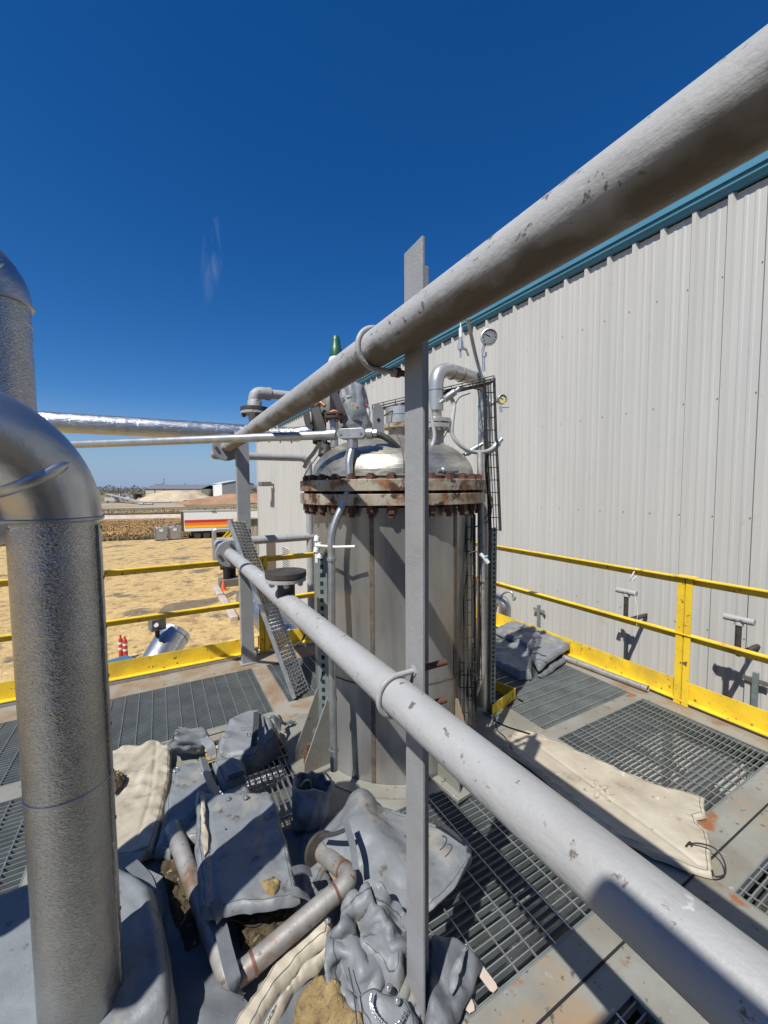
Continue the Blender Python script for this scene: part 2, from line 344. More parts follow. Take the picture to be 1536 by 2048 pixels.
g.add([(-S, -S, GZ), (S, -S, GZ), (S, S, GZ), (-S, S, GZ)], [(0, 1, 2, 3)]); struct('ground', g, M['field'])
# sand yard, irregular far edge
pts = []
for i in range(41):
    x = -70+i*2.6
    pts.append(V((x, 72-0.12*x+noise.noise(V((x*.2, 0, 0)))*1.6, GZ+.01)))
g = MB(); pts = [V((-70, -30, GZ+.01))]+pts+[V((34, -30, GZ+.01))]; g.add(pts, [tuple(range(len(pts)))]); struct('sand_yard', g, M['sand'], smooth=0)
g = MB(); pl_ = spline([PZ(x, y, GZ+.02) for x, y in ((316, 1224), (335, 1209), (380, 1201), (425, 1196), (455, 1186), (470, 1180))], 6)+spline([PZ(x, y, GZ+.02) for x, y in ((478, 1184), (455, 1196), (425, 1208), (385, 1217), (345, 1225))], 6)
g.add(pl_, [tuple(range(len(pl_)))]); struct('damp_soil', g, mat('damp_soil', (.12, .09, .055), (.2, .15, .09), 1.5, rough=1), smooth=0)  # cast shadow of the elevated pipes, painted on the sand as a dark sheet
# railway: ballast bank + rails
def line_at(x, off): return V((x, 132-0.33*(x+13)+off, 0))
g = MB()
prof = [(-4.5, 0.02), (-2.4, .85), (2.4, .85), (4.5, 0.02)]
xs = [-120, 90]
vs = [line_at(x, o)+V((0, 0, GZ+z)) for x in xs for o, z in prof]
g.add(vs, [(i, i+1, i+5, i+4) for i in range(3)]); struct('railway_bank', g, M['ballast'])
g = MB()
for o in (-.75, .75): g.bar(line_at(-120, o)+V((0, 0, GZ+1.0)), line_at(90, o)+V((0, 0, GZ+1.0)), .12, .3)
struct('railway_track', g, M['rail_iron'])
M['track_bed'] = mat('reddish_dirt_road', (0.42, 0.29, 0.20), (0.36, .24, .15), .05, rough=1)
g = MB(); g.add([V((-150, 172, GZ+.02)), V((120, 150, GZ+.02)), V((120, 158, GZ+.02)), V((-150, 184, GZ+.02))], [(0, 1, 2, 3)]); struct('dirt_road', g, M['track_bed'])
g = MB(); g.add([V((-150, 205, GZ+.02)), V((10, 195, GZ+.02)), V((10, 260, GZ+.02)), V((-150, 300, GZ+.02))], [(0, 1, 2, 3)]); struct('gravel_yard', g, mat('gravel_lot', (0.42, 0.33, 0.24), (0.25, .2, .14), .06, rough=1))
M['meadow'] = mat('dry_meadow', (0.33, 0.21, 0.085), (0.20, 0.125, 0.055), .12, rough=1, spots=[((.10, .07, .04), .3, .56, .12, 8)])
g = MB(); g.add([V((-90, 83, GZ+.004)), V((40, 67.6, GZ+.004)), V((40, 112, GZ+.004)), V((-90, 155, GZ+.004))], [(0, 1, 2, 3)]); struct('dry_meadow', g, M['meadow'])
# tall dry grass band between the yard and the track (uncountable blades)
def grass(name, area, n, h0, h1, m, sd):
    rnd = random.Random(sd); b = MB()
    for _ in range(n):
        x, y = area(rnd)
        den = noise.noise(V((x*.12, y*.12, sd)))
        if den < -.35: continue
        h = rnd.uniform(h0, h1)*(1+.5*den); a = rnd.uniform(0, pi); wd = rnd.uniform(.04, .15)
        dx, dy = cos(a)*wd, sin(a)*wd; lx, ly = rnd.uniform(-.3, .3), rnd.uniform(-.3, .3)
        b.add([(x-dx, y-dy, GZ), (x+dx, y+dy, GZ), (x+dx*.4+lx, y+dy*.4+ly, GZ+h), (x-dx*.5+lx, y-dy*.5+ly, GZ+h*.85)], [(0, 1, 2, 3)])
    return tag(b.build(name, m, origin=(0, 0, 0), smooth=0), kind='stuff')
tag(grass('tall_dry_grass', lambda r: (lambda t, s: (-45+75*t, 73-0.12*(-45+75*t)+s*44))(r.random(), r.random()), 22000, .15, .36,
    mat('dry_grass_blades', (0.44, 0.27, 0.10), (0.30, 0.18, 0.075), .12, .3, .7, rough=1, spots=[((.13, .09, .05), .5, .55, .1)]), 3), 'tall golden dry grass between the sandy yard and the railway', 'grass')
tag(grass('dark_weeds', lambda r: (lambda t, s: (-45+75*t, 72-0.12*(-45+75*t)+s*s*7))(r.random(), r.random()), 9000, .2, .6,
    mat('weed_blades', (0.15, 0.11, 0.065), (0.24, 0.18, .09), .3, rough=1), 5), 'dark dead weeds along the far edge of the sandy yard', 'weeds')
tag(grass('green_verge', lambda r: (lambda t, s: (-80+130*t, 142-.33*(-80+130*t)*.6+s*30))(r.random(), r.random()), 4000, .3, .9,
    mat('green_grass_blades', (0.16, 0.15, 0.05), (0.25, 0.17, .08), .05, rough=1), 8), 'brownish green grass beyond the railway', 'grass')
# stockpiles
def heap(name, base, wx, wy, h, m, sd, flat=.25):
    b = MB(); n = 48; vs = []
    for i in range(n+1):
        for j in range(n+1):
            u, v_ = i/n*2-1, j/n*2-1
            d = sqrt(u*u+v_*v_)
            q = noise.fractal(V((u*3.1, v_*3.1, sd)), 1, 2, 5)*.13
            z = max(0, min(1-flat, 1-d+q*1.1))/(1-flat)
            z = z*h+ (q*h*.35 if z > .01 else -0.2)
            vs.append(V((base[0]+u*wx, base[1]+v_*wy, GZ+z-.05)))
    b.add(vs, [(i*(n+1)+j, i*(n+1)+j+1, (i+1)*(n+1)+j+1, (i+1)*(n+1)+j) for i in range(n) for j in range(n)])
    return b.build(name, m, smooth=60)
M['agg'] = mat('pale_aggregate', (0.47, 0.385, 0.27), (0.40, .32, .22), .15, rough=1, bump=[('noise', .5, .5)])
M['redsoil'] = mat('red_soil', (0.35, 0.20, 0.12), (0.26, .15, .085), .08, rough=1, bump=[('noise', .4, .8)])
c = PZ(361, 1001, GZ)
tag(heap('gravel_stockpile', (c.x, c.y), 27, 24, 6.7, M['agg'], 1.3, .32), 'flat-topped pale gravel stockpile in front of the long low warehouse', 'stockpile')
c = PZ(508, 1005, GZ)
tag(heap('soil_stockpile', (c.x, c.y), 38, 17, 4.9, M['redsoil'], 4.1, .38), 'long red-brown soil stockpile right of the pale gravel heap', 'stockpile')
# distant buildings
def shed_building(name, pl, pr, depth, hw, hr, m, roofm, lab, doors=0, gable=False):
    a, b_ = V(pl), V(pr); t = thing(name, ((a.x+b_.x)/2, (a.y+b_.y)/2, GZ), lab, 'building')
    d = (b_-a).normalized(); n = V((-d.y, d.x, 0)); Lh = (b_-a).length
    def P(s_, t_, z): return a+d*s_+n*t_+V((0, 0, z-a.z+GZ))
    q = MB()
    if gable:
        q.prism([P(0, 0, 0), P(Lh, 0, 0), P(Lh, 0, hw), P(Lh/2, 0, hr), P(0, 0, hw)], n*depth)
        q.build('wall', m, t)
        r_ = MB(); r_.prism([P(-.4, -.4, hw), P(Lh/2, -.4, hr+.1), P(Lh+.4, -.4, hw), P(Lh+.4, -.4, hw+.4), P(Lh/2, -.4, hr+.6), P(-.4, -.4, hw+.4)], n*(depth+.8)); r_.build('roof', roofm, t)
    else:
        q.prism([P(0, 0, 0), P(Lh, 0, 0), P(Lh, 0, hw), P(0, 0, hw)], n*depth); q.build('wall', m, t)
        r_ = MB(); r_.prism([P(-.6, -.6, hw), P(-.6, depth/2, hr), P(-.6, depth+.6, hw), P(-.6, depth+.6, hw+.5), P(-.6, depth/2, hr+.5), P(-.6, -.6, hw+.5)], d*(Lh+1.2)); r_.build('roof', roofm, t)
    for i in range(doors):
        s_ = Lh*(i+1)/(doors+1); e = MB(); e.prism([P(s_-.25, -.12, .1), P(s_+.25, -.12, .1), P(s_+.25, -.12, hw-.1), P(s_-.25, -.12, hw-.1)], -n*.1); e.build('pilaster', M['rail_iron'], t)
    return t
M['cream'] = mat('cream_cladding', (0.52, 0.47, 0.34), (0.47, .42, .3), .1, rough=.8)
M['bgrey'] = mat('grey_cladding', (0.30, 0.30, 0.28), (0.27, .27, .25), .1, rough=.8)
M['roofdark'] = mat('dark_metal_roof', (0.16, 0.16, 0.18), rough=.6)
M['roofpale'] = mat('pale_metal_roof', (0.55, 0.55, 0.53), rough=.6)
shed_building('warehouse', PD(291, 980, 300), PD(402, 980, 300), 30, 7.8, 10.6, M['cream'], M['roofdark'], 'long low cream warehouse with dark roof behind the gravel stockpile', 5)
a = PD(444, 978, 290); bq = PD(508, 978, 302)
shed_building('steel_building', a, bq, 34, 11.4, 13.6, M['bgrey'], M['roofpale'], 'grey gabled steel building with pale roof edge beyond the soil stockpile', 0, True)
# white lean-to of that building
q = MB(); a2 = PD(427, 978, 296); q.prism([V((a2.x, a2.y, GZ)), V((a.x, a.y, GZ)), V((a.x, a.y, GZ+11.4)), V((a2.x, a2.y, GZ+10.4))], V((2, 22, 0)))
tag(q.build('office_building', M['white'], smooth=0), 'narrow white building end left of the grey gabled building', 'building')
# distant trees (one belt that reads as a mass) and single trees
def tree(px, d, h, wd, sd, lab):
    rnd = random.Random(sd); c = PD(px, 980, d); t = thing('tree', (c.x, c.y, GZ), lab, 'tree', 'bare winter trees on the horizon')
    b = MB(); b.tube([V((c.x, c.y, GZ)), V((c.x+.3, c.y, GZ+h*.5))], [.5, .25], 6); b.build('trunk', M['rail_iron'], t)
    b = MB()
    for _ in range(500):
        u = V((rnd.gauss(0, .42), rnd.gauss(0, .42), rnd.gauss(0, .33)))
        if u.length > 1: continue
        p = V((c.x+u.x*wd, c.y+u.y*wd, GZ+h*.62+u.z*h*.42)); s_ = rnd.uniform(.25, .9)
        e = V((rnd.uniform(-1, 1), rnd.uniform(-1, 1), rnd.uniform(-1, 1)))*s_; f_ = V((rnd.uniform(-1, 1), rnd.uniform(-1, 1), rnd.uniform(-1, 1)))*s_
        b.add([p, p+e, p+f_], [(0, 1, 2)])
    b.build('crown', M['twig'], t, smooth=0)
M['twig'] = mat('bare_twigs', (0.085, 0.07, 0.05), (0.13, .105, .07), .2, rough=1)
labs = ['bare brown tree at the left end of the horizon, beside the near insulated pipe', 'wide bare tree left of the dark storage tank on the horizon', 'dark bare tree just left of the long cream warehouse', 'bare tree rising behind the left half of the long warehouse',
        'bare tree between the warehouse and the grey gabled building', 'bare tree behind the right end of the long warehouse roof', 'small bare tree right of the grey gabled building', 'low bare tree touching the corner of the clad building']
for i, (px, d, h, wd) in enumerate([(218, 300, 10, 9), (240, 310, 11, 12), (270, 290, 11, 10), (325, 380, 14, 10), (412, 330, 11, 8), (385, 390, 13, 9), (512, 300, 10.5, 8), (518, 330, 11, 7)]):
    tree(px, d, h, wd, 20+i, labs[i])
b = MB(); rnd = random.Random(3)
for _ in range(8000):
    px = rnd.uniform(120, 760); d = rnd.uniform(430, 620); c = PD(px, 980, d)
    hh = 8.3+5*noise.noise(V((px*.03, 0, 7)))+3*noise.noise(V((px*.15, 0, 2)))
    z = GZ+rnd.random()**.7*max(3, hh*1.25); s_ = rnd.uniform(.7, 2.2)
    e = V((rnd.uniform(-1, 1), rnd.uniform(-1, 1), rnd.uniform(-.4, 1)))*s_; f_ = V((rnd.uniform(-1, 1), rnd.uniform(-1, 1), rnd.uniform(-.4, .8)))*s_
    p = V((c.x, c.y, z)); b.add([p, p+e, p+f_], [(0, 1, 2)])
tag(b.build('tree_belt', M['twig'], origin=(0, 0, 0), smooth=0), 'hazy brown belt of far bare trees along the whole horizon', 'trees', kind='stuff')
# mast
b = MB(); c = PD(328.5, 980, 330); b.tube([V((c.x, c.y, GZ)), V((c.x, c.y, GZ+17))], [.35, .12], 6); b.box((c.x, c.y, GZ+15.5), (1.6, .2, .2)); tag(b.build('radio_mast', M['rail_iron']), 'thin mast rising above the long warehouse roof', 'mast')
# parked vehicles, far
def vehicle(kind, px, py, d, ln, ht, m, lab, ang=0.0, cat='vehicle', group='vehicles and machines in the far yard'):
    c = PZ(px, py, GZ); t = thing(kind, c, lab, cat, group)
    R = Matrix.Rotation(ang, 3, 'Z'); q = MB()
    def B(x0, x1, y0, y1, z0, z1, mb): mb.box(c+R @ V(((x0+x1)/2, (y0+y1)/2, (z0+z1)/2)), (x1-x0, y1-y0, z1-z0), R)
    if 'trailer' in kind or 'truck' in kind:
        B(-ln/2, ln*.22, -1.2, 1.2, ht*.3, ht, q); q.build('box_body', m, t); q = MB(); B(ln*.24, ln/2, -1.1, 1.1, ht*.2, ht*.75, q); q.build('cab', M['white'], t)
    else:
        B(-ln/2, ln/2, -.9, .9, ht*.25, ht*.62, q); q.build('body', m, t); q = MB(); B(-ln*.3, ln*.2, -.8, .8, ht*.62, ht, q); q.build('cabin', M['hole'], t)
    for x in (-ln*.32, ln*.32):
        q = MB()
        for s_ in (-1, 1): q.cyl(c+R @ V((x, s_*.8, ht*.2)), c+R @ V((x, s_*1.02, ht*.2)), ht*.2, 10)
        split(q, 'wheel', M['rubber'], t)
    return t
vc = [M['white'], M['hole'], M['bgrey'], M['white'], M['redsoil'], M['white']]
vlab = ['white pickup parked at the left end of the row before the grey building', 'black car parked second from the left before the grey building', 'grey car parked third before the grey building',
        'white van parked left of the grey steel post before the grey building', 'dark red car parked just right of the grey steel post', 'white pickup parked near the right end of the row before the grey building', 'black car parked at the right end of the row, nearest the clad building']
for i, px in enumerate((433, 440, 447, 456, 492, 500, 510)):
    vehicle('parked_car', px, 990.5, 0, 5, 2.0, vc[(i*5) % 6], vlab[i], .4+i*.3, 'car', 'cars parked before the grey building')
vehicle('box_truck', 252, 997, 0, 9, 4.6, M['white'], 'white box truck in the far yard left of the gravel stockpile', .3, 'truck')
vehicle('tank_truck', 243, 1002, 0, 10, 3.6, M['rail_iron'], 'dark truck in the far yard at the left foot of the gravel stockpile', -.2, 'truck')
vehicle('dump_truck', 278, 998, 0, 8, 4, M['rail_iron'], 'dark dump truck touching the left slope of the gravel stockpile', .5, 'truck')
vehicle('flat_truck', 226, 1005, 0, 8, 3, M['white'], 'low white truck at the left edge of the far yard', 0, 'truck')
vehicle('loader', 400, 994, 0, 7, 4, M['hole'], 'black wheel loader between the gravel heap and the soil heap', .4, 'loader')
vehicle('service_truck', 409, 993.5, 0, 7, 4, M['white'], 'white truck beside the black wheel loader', .2, 'truck')
# conveyor
t = thing('conveyor', PZ(258, 1009, GZ), 'low sloping aggregate conveyor left of the gravel stockpile', 'conveyor')
q = MB(); a = PZ(215, 1004, GZ); b2 = PZ(290, 1010, GZ); q.bar(a+V((0, 0, 5)), b2+V((0, 0, 1)), 1.6, .7); q.build('belt_frame', M['bgrey'], t)
q = MB()
for k in range(5):
    p = a.lerp(b2, k/4); q.bar(p, p+V((0, 0, 4.6*(1-k/4)+.9)), .25, .25)
split(q, 'leg', M['rail_iron'], t)
for i, (px, py, px2, lab) in enumerate([(278, 1010, 306, 'grey pipe bundle lying at the left foot of the gravel heap'), (300, 1006, 341, 'long pale pipe lying before the gravel heap')]):
    q = MB(); a = PZ(px, py, GZ); b2 = PZ(px2, py, GZ)
    for k in range(3): q.cyl(a+V((0, k*1.0, .5)), b2+V((0, k*1.0, .5)), .45, 8)
    tag(q.build('pipe_bundle', M['bgrey']), lab, 'pipes')
# striped trailer
def striped_trailer():
    A = PZ(364, 1079, GZ); B_ = A+V((13.4, -2.8, 0)); d = (B_-A).normalized(); n = V((-d.y, d.x, 0)); Ln = 17.5
    t = thing('box_trailer', A+d*7, 'white box trailer with red, orange and yellow stripes parked beside the shed', 'trailer')
    def P(s_, t_, z): return A+d*s_+n*t_+V((0, 0, z))
    h0, h1 = 1.35, 4.25
    q = MB(); q.prism([P(0, 0, h0), P(Ln, 0, h0), P(Ln, 0, h1), P(0, 0, h1)], n*2.5); q.build('box_body', M['white'], t, smooth=0)
    for nm, z0, z1, cc in (('red_stripe', 2.55, 2.98, (.42, .03, .015)), ('orange_stripe', 2.1, 2.55, (.75, .16, .01)), ('yellow_stripe', 1.78, 2.1, (.8, .42, .01))):
        q = MB(); q.prism([P(.45, -.02, z0), P(Ln-.1, -.02, z0), P(Ln-.1, -.02, z1), P(.45, -.02, z1)], -n*.03); q.build('stripe', mat(nm, cc, rough=.5), t, smooth=0)
    q = MB(); q.prism([P(-.03, -.04, h0-.1), P(.32, -.04, h0-.1), P(.32, -.04, h1+.05), P(-.03, -.04, h1+.05)], n*2.6); q.build('corner_post', M['rail_iron'], t)
    q = MB(); q.prism([P(0, -.05, h1), P(Ln, -.05, h1), P(Ln, -.05, h1+.12), P(0, -.05, h1+.12)], n*2.6); q.build('roof_rail', M['bgrey'], t)
    q = MB(); q.prism([P(.5, -.06, h0-.12), P(Ln, -.06, h0-.12), P(Ln, -.06, h0+.12), P(.5, -.06, h0+.12)], -n*.02)
    q.build('side_rail', M['white'], t)
    for s_ in (2.2, 3.5, 10.5):
        q = MB(); q.cyl(P(s_, .1, .52), P(s_, .5, .52), .52, 14); q.cyl(P(s_, 2.0, .52), P(s_, 2.4, .52), .52, 14); split(q, 'wheel', M['rubber'], t)
    q = MB(); q.prism([P(1.2, .5, .7), P(4.6, .5, .7), P(4.6, .5, 1.3), P(1.2, .5, 1.3)], n*1.4); q.build('axle_frame', M['rail_iron'], t)
    for s_ in (4.3, 9.2): q = MB(); q.prism([P(s_, -.08, h1+.12), P(s_+.7, -.08, h1+.12), P(s_+.7, -.08, h1-.02), P(s_, -.08, h1-.02)], -n*.05); q.build('marker_lamp', M['rail_iron'], t)
striped_trailer()
# steel tote cabinets with a white notice
for i, (px, lab) in enumerate([(322, 'left grey steel tote with a white notice, at the far edge of the sand'), (349, 'right grey steel tote beside its twin, nearer the striped trailer')]):
    c = PZ(px, 1081-2*i, GZ); t = thing('steel_tote', c, lab, 'tote', 'pair of steel totes on the sand')
    q = MB(); q.box(c+V((0, 0, 1.1)), (1.5, 1.3, 1.9)); q.build('tank', M['galv'], t, bevel=.08)
    q = MB()
    for sx in (-1, 1):
        for sy in (-1, 1): q.box(c+V((sx*.76, sy*.66, 1.08)), (.1, .1, 2.16))
    q.build('frame', M['bgrey'], t)
    q = MB(); q.box(c+V((.1, -.70, 1.6)), (.5, .02, .42)); q.build('notice', M['white'], t)
    q = MB(); q.cyl(c+V((0, 0, 2.05)), c+V((0, 0, 2.2)), .25, 12); q.build('lid', M['galv'], t)
# ribbed shed beyond the building
t = thing('ribbed_shed', (8.3, 40, GZ), 'small cream ribbed shed between the grey post and the clad building', 'shed')
q = MB(); p0 = PZ(485, 1140, GZ); p1 = PZ(553, 1140, GZ); hs_ = 6.0+1.82-(1037-977)*38.5/F+0
z1 = GZ+7.82-(1037-977)*38.5/F
n_ = 26; vs = []
for i in range(n_*2+1):
    s_ = i/(n_*2); p = p0.lerp(p1, s_)+V((0, .12 if i % 2 else -.06, 0)); vs += [V((p.x, p.y, GZ)), V((p.x, p.y, z1))]
q.add(vs, [(2*i, 2*i+1, 2*i+3, 2*i+2) for i in range(n_*2)]); q.bb((p0.x+.2, p0.y+.3, GZ), (p1.x, p0.y+6, z1-.1)); q.build('wall', M['cream'], t, smooth=0)
q = MB(); q.bar(V((p0.x-.2, p0.y-.2, z1+.06)), V((p1.x+.3, p1.y-.2, z1+.06)), .5, .12); q.build('eave', M['bgrey'], t)
# logs / wheel stops and small yard things
for i, (a, b_) in enumerate([((430, 1176), (441, 1195)), ((443, 1198), (455, 1218)), ((457, 1221), (469, 1243))]):
    q = MB(); q.bar(PZ(*a, GZ)+V((0, 0, .15)), PZ(*b_, GZ)+V((0, 0, .15)), .45, .3)
    tag(q.build('wheel_stop', M['ballast'], bevel=.04), ['pale concrete wheel stop farthest from the platform', 'middle pale concrete wheel stop of the three in a line', 'pale concrete wheel stop nearest the platform, beside the far post'][i], 'wheel stop', 'concrete wheel stops on the sand')
def delineator(px, py, lab, sc_=1):
    c = PZ(px, py, GZ); t = thing('delineator_post', c, lab, 'traffic post', 'red traffic posts')
    q = MB(); q.lathe([(0, 0), (.24, 0), (.24, .07), (.1, .09), (0, .09)], c); q.build('base', M['rubber'], t)
    q = MB(); q.lathe([(.1, .09), (.085, 1.0), (.05, 1.08), (.03, 1.12), (.05, 1.2), (0, 1.22)], c); q.build('post', M['red'], t)
    for z in (.55, .8): q = MB(); q.lathe([(.097, z), (.097, z+.1)], c); q.build('reflective_band', M['white'], t)
delineator(243, 1322, 'left red traffic post with white bands below the yellow toe board'); delineator(252, 1325, 'right red traffic post, next to its twin below the toe board')
q = MB(); c = PZ(447, 1180, GZ); q.lathe([(0, 0), (.3, 0), (.3, .05), (.2, .06), (.06, .75), (0, .76)], c); tag(q.build('traffic_cone', M['orange']), 'orange traffic cone by the wheel stops', 'cone')
t = thing('pump_skid', PZ(455, 1172, GZ), 'dark pump machinery standing behind the orange cone', 'machine'); c = V(t['_o'])
q = MB(); q.cyl(c, c+V((0, 0, 2.6)), .3, 12); q.cyl(c+V((.5, .3, 0)), c+V((.5, .3, 2.0)), .22, 12); split(q, 'column', M['hole'], t)
q = MB(); q.box(c+V((.2, .2, .3)), (1.6, 1.2, .6)); q.build('base', M['box_grey'], t, bevel=.05)
q = MB(); q.cyl(c+V((-.5, 0, 1.6)), c+V((.8, 0, 1.6)), .25, 12); q.build('motor', M['dark_flange'], t)
# yellow stair with guard rails, far
t = thing('access_stair', PZ(440, 1115, GZ), 'small yellow access stair with railings on the far side of the sand', 'stair'); c = V(t['_o'])
q = MB()
for k in range(5): q.box(c+V((k*.45, 0, .3+k*.45)), (.5, 1.6, .08))
split(q, 'step', M['yellow'], t)
for s_ in (-1, 1):
    q = MB()
    for z in (0.1, .9, 1.5): q.bar(c+V((-.2, s_*.85, z)), c+V((1.9, s_*.85, z+2.1)), .14, .14)
    for k in (0, 1): q.bar(c+V((k*1.9, s_*.85, 0)), c+V((k*1.9, s_*.85, 1.6+k*2.1)), .14, .14)
    q.build('railing', M['yellow'], t)
q = MB(); p = PZ(430, 1130, GZ); q.tube(route([p+V((.0, 0, 0)), p+V((0, 0, 3.6)), p+V((3.2, -.3, 3.6))], .3), .22, 10)
tag(q.build('vent_pipe', M['galv']), 'grey bent pipe standing beside the yellow access stair', 'pipe')

# ================================================================ CLAD BUILDING
WX = 5.0; Y0, Y1 = -3.0, 23.9; ZE = 4.655
bld = thing('clad_building', (WX+4, 10, GZ), 'light grey corrugated metal building with blue eave trim along the right', 'building')
q = MB(); P_ = []
pitch = .3048; y = Y0
while y < Y1-.01:
    for dy, dx in ((0, 0), (.020, -.042), (.056, -.042), (.076, 0), (.128, 0), (.138, -.004), (.158, -.004), (.168, 0), (.214, 0), (.224, -.004), (.244, -.004), (.254, 0)):
        P_.append((y+dy, dx))
    y += pitch
P_.append((Y1, 0)); n_ = len(P_)
vs = [V((WX+dx, yy, z)) for yy, dx in P_ for z in (GZ, ZE)]
q.add(vs, [(2*i, 2*i+1, 2*i+3, 2*i+2) for i in range(n_-1)]); q.bb((WX+.05, Y0, GZ), (WX+14, Y1-.05, ZE))
q.build('wall', M['wall'], bld, smooth=0)
q = MB(); prf = [(0, -.005), (-.05, -.005), (-.055, .035), (-.085, .045), (-.085, .075), (-.075, .08), (-.075, .088), (-.105, .092), (-.105, .17), (0, .18)]
q.prism([V((WX+x, Y0, ZE+.01+z)) for x, z in prf], (0, Y1-Y0+.1, 0)); q.build('eave_trim', M['blue_trim'], bld, smooth=0)
q = MB(); q.bb((WX-.004, Y0, ZE-.012), (WX+.1, Y1, ZE+.02)); q.build('foam_closure', M['hole'], bld)
q = MB(); q.prism([V((WX-.03, Y0, ZE+.192)), V((WX+14, Y0, ZE+1.1)), V((WX+14, Y0, ZE+1.2)), V((WX-.03, Y0, ZE+.205))], (0, Y1-Y0+.1, 0)); q.build('roof', M['roofpale'], bld)
q = MB()
for z in (3.9, 2.7, 1.5, .3, -.9):
    y = Y0+.09
    while y < 14:
        q.cyl((WX, y, z), (WX-.006, y, z), .006, 6); y += pitch
tag(q.build('fastener', M['box_grey'], bld), kind='stuff')
q = MB(); q.bb((WX-.04, Y1-.09, GZ), (WX+.1, Y1+.02, ZE)); q.build('corner_trim', M['wall'], bld)
# louvre low on the wall
q = MB(); a = PX(565, 1093, WX-.04); b2 = PX(580, 1148, WX-.04)
q.bb((WX-.06, b2.y, b2.z), (WX, a.y, a.z)); lv = q.build('louvre', M['wall'], bld)
q = MB()
k = b2.z+.05
while k < a.z-.03: q.bb((WX-.075, b2.y+.08, k), (WX-.055, a.y-.08, k+.03)); k += .1
q.build('blade', M['box_grey'], lv)
q = MB(); a = PX(533, 1078, WX-.03); b2 = PX(553, 1142, WX-.03); q.bb((WX-.05, b2.y, b2.z-2), (WX-.035, a.y, a.z)); q.build('door', mat('brown_door', (0.09, 0.07, 0.05), rough=.7), bld)
# flood light on the wall
t = thing('wall_lamp', PX(538, 978, WX-.25), 'small flood lamp high on the far end of the clad wall', 'lamp'); c = V(t['_o'])
q = MB(); q.box(c+V((-.2, 0, .25)), (.5, .7, .22)); q.build('lamp_head', M['box_grey'], t, bevel=.03); q = MB(); q.bar(c+V((.25, 0, .2)), c+V((-.1, 0, .25)), .1, .1); q.build('bracket', M['box_grey'], t)
# T vents standing off the wall
for i, (px, py, lab) in enumerate([(1255, 1183, 'grey tee-capped vent pipe on the clad wall, left of the yellow corner post'), (1480, 1238, 'grey tee-capped vent pipe on the clad wall, near the right edge of the photo')]):
    c = PX(px, py, WX-.42); t = thing('vent_pipe', c+V((0, 0, -.45)), lab, 'vent', 'tee-capped vents on the wall')
    q = MB(); q.tube([c+V((-.02, -.11, 0)), c+V((-.02, .11, 0))], .03, 14); q.cyl(c+V((-.02, 0, -.06)), c, .034, 14); q.build('tee_cap', M['paint_pipe'], t)
    q = MB(); q.tube(route([c+V((-.02, 0, -.03)), c+V((-.02, 0, -.33)), c+V((.42, 0, -.34))], .04), .024, 12); q.build('riser', M['dark_flange'], t)
# struts on the wall
for i, (px, py0, py1, lab) in enumerate([(1078, 1210, 1265, 'short galvanised strut bolted to the clad wall above the folded grey blankets'), (1512, 1345, 1490, 'taller galvanised strut bolted to the clad wall at the right edge')]):
    a = PX(px, py0, WX-.06); b2 = PX(px, py1, WX-.06); t = thing('wall_strut', b2, lab, 'strut')
    q = MB(); q.bar(a, V((a.x, a.y, b2.z-.6)), .04, .04); q.build('channel', M['strut'], t)
    q = MB(); q.box(V((a.x+.0, a.y, a.z-.08)), (.02, .2, .045)); q.build('bracket', M['galv'], t)

# ================================================================ PLATFORM
GR = {  # name: (x0,x1,y0,y1,dir of bearing bars,pitch)
 'A': (-2.6, .755, 3.22, 4.12, 'x', .030), 'A2': (.90, 1.95, 3.3, 4.12, 'x', .030), 'R1': (2.45, 3.56, 1.95, 4.12, 'y', .030),
 'R2': (2.45, 3.56, .98, 1.84, 'x', .030), 'R3': (2.18, 3.56, -.45, .72, 'x', .030), 'F': (.86, 1.60, .97, 1.86, 'x', .034),
 'G': (.20, .72, 1.98, 3.05, 'y', .036), 'H': (.25, 1.42, -.45, .74, 'x', .034), 'K': (-2.6, -.62, 1.7, 3.05, 'x', .036)}
DX0, DX1, DY0, DY1 = -2.8, 3.86, -1.2, 4.42
glab = {'A': 'long narrow grating panel along the back yellow railing, left of the rusty beam', 'A2': 'grating panel behind the vessel, right of the rusty beam', 'R1': 'grating panel between the vessel and the right railing, under the folded grey blankets',
 'R2': 'open mesh grating panel beside the long beige strip, right of the vessel', 'R3': 'grating panel in the right foreground past the big grey pipe', 'F': 'grating panel between the near post and the big grey lower pipe',
 'G': 'coarse grating panel left of the vessel foot, half under the cloth pile', 'H': 'shaded grating panel under the near end of the lower grey pipe', 'K': 'grating panel at the left edge, behind the near insulated pipe'}
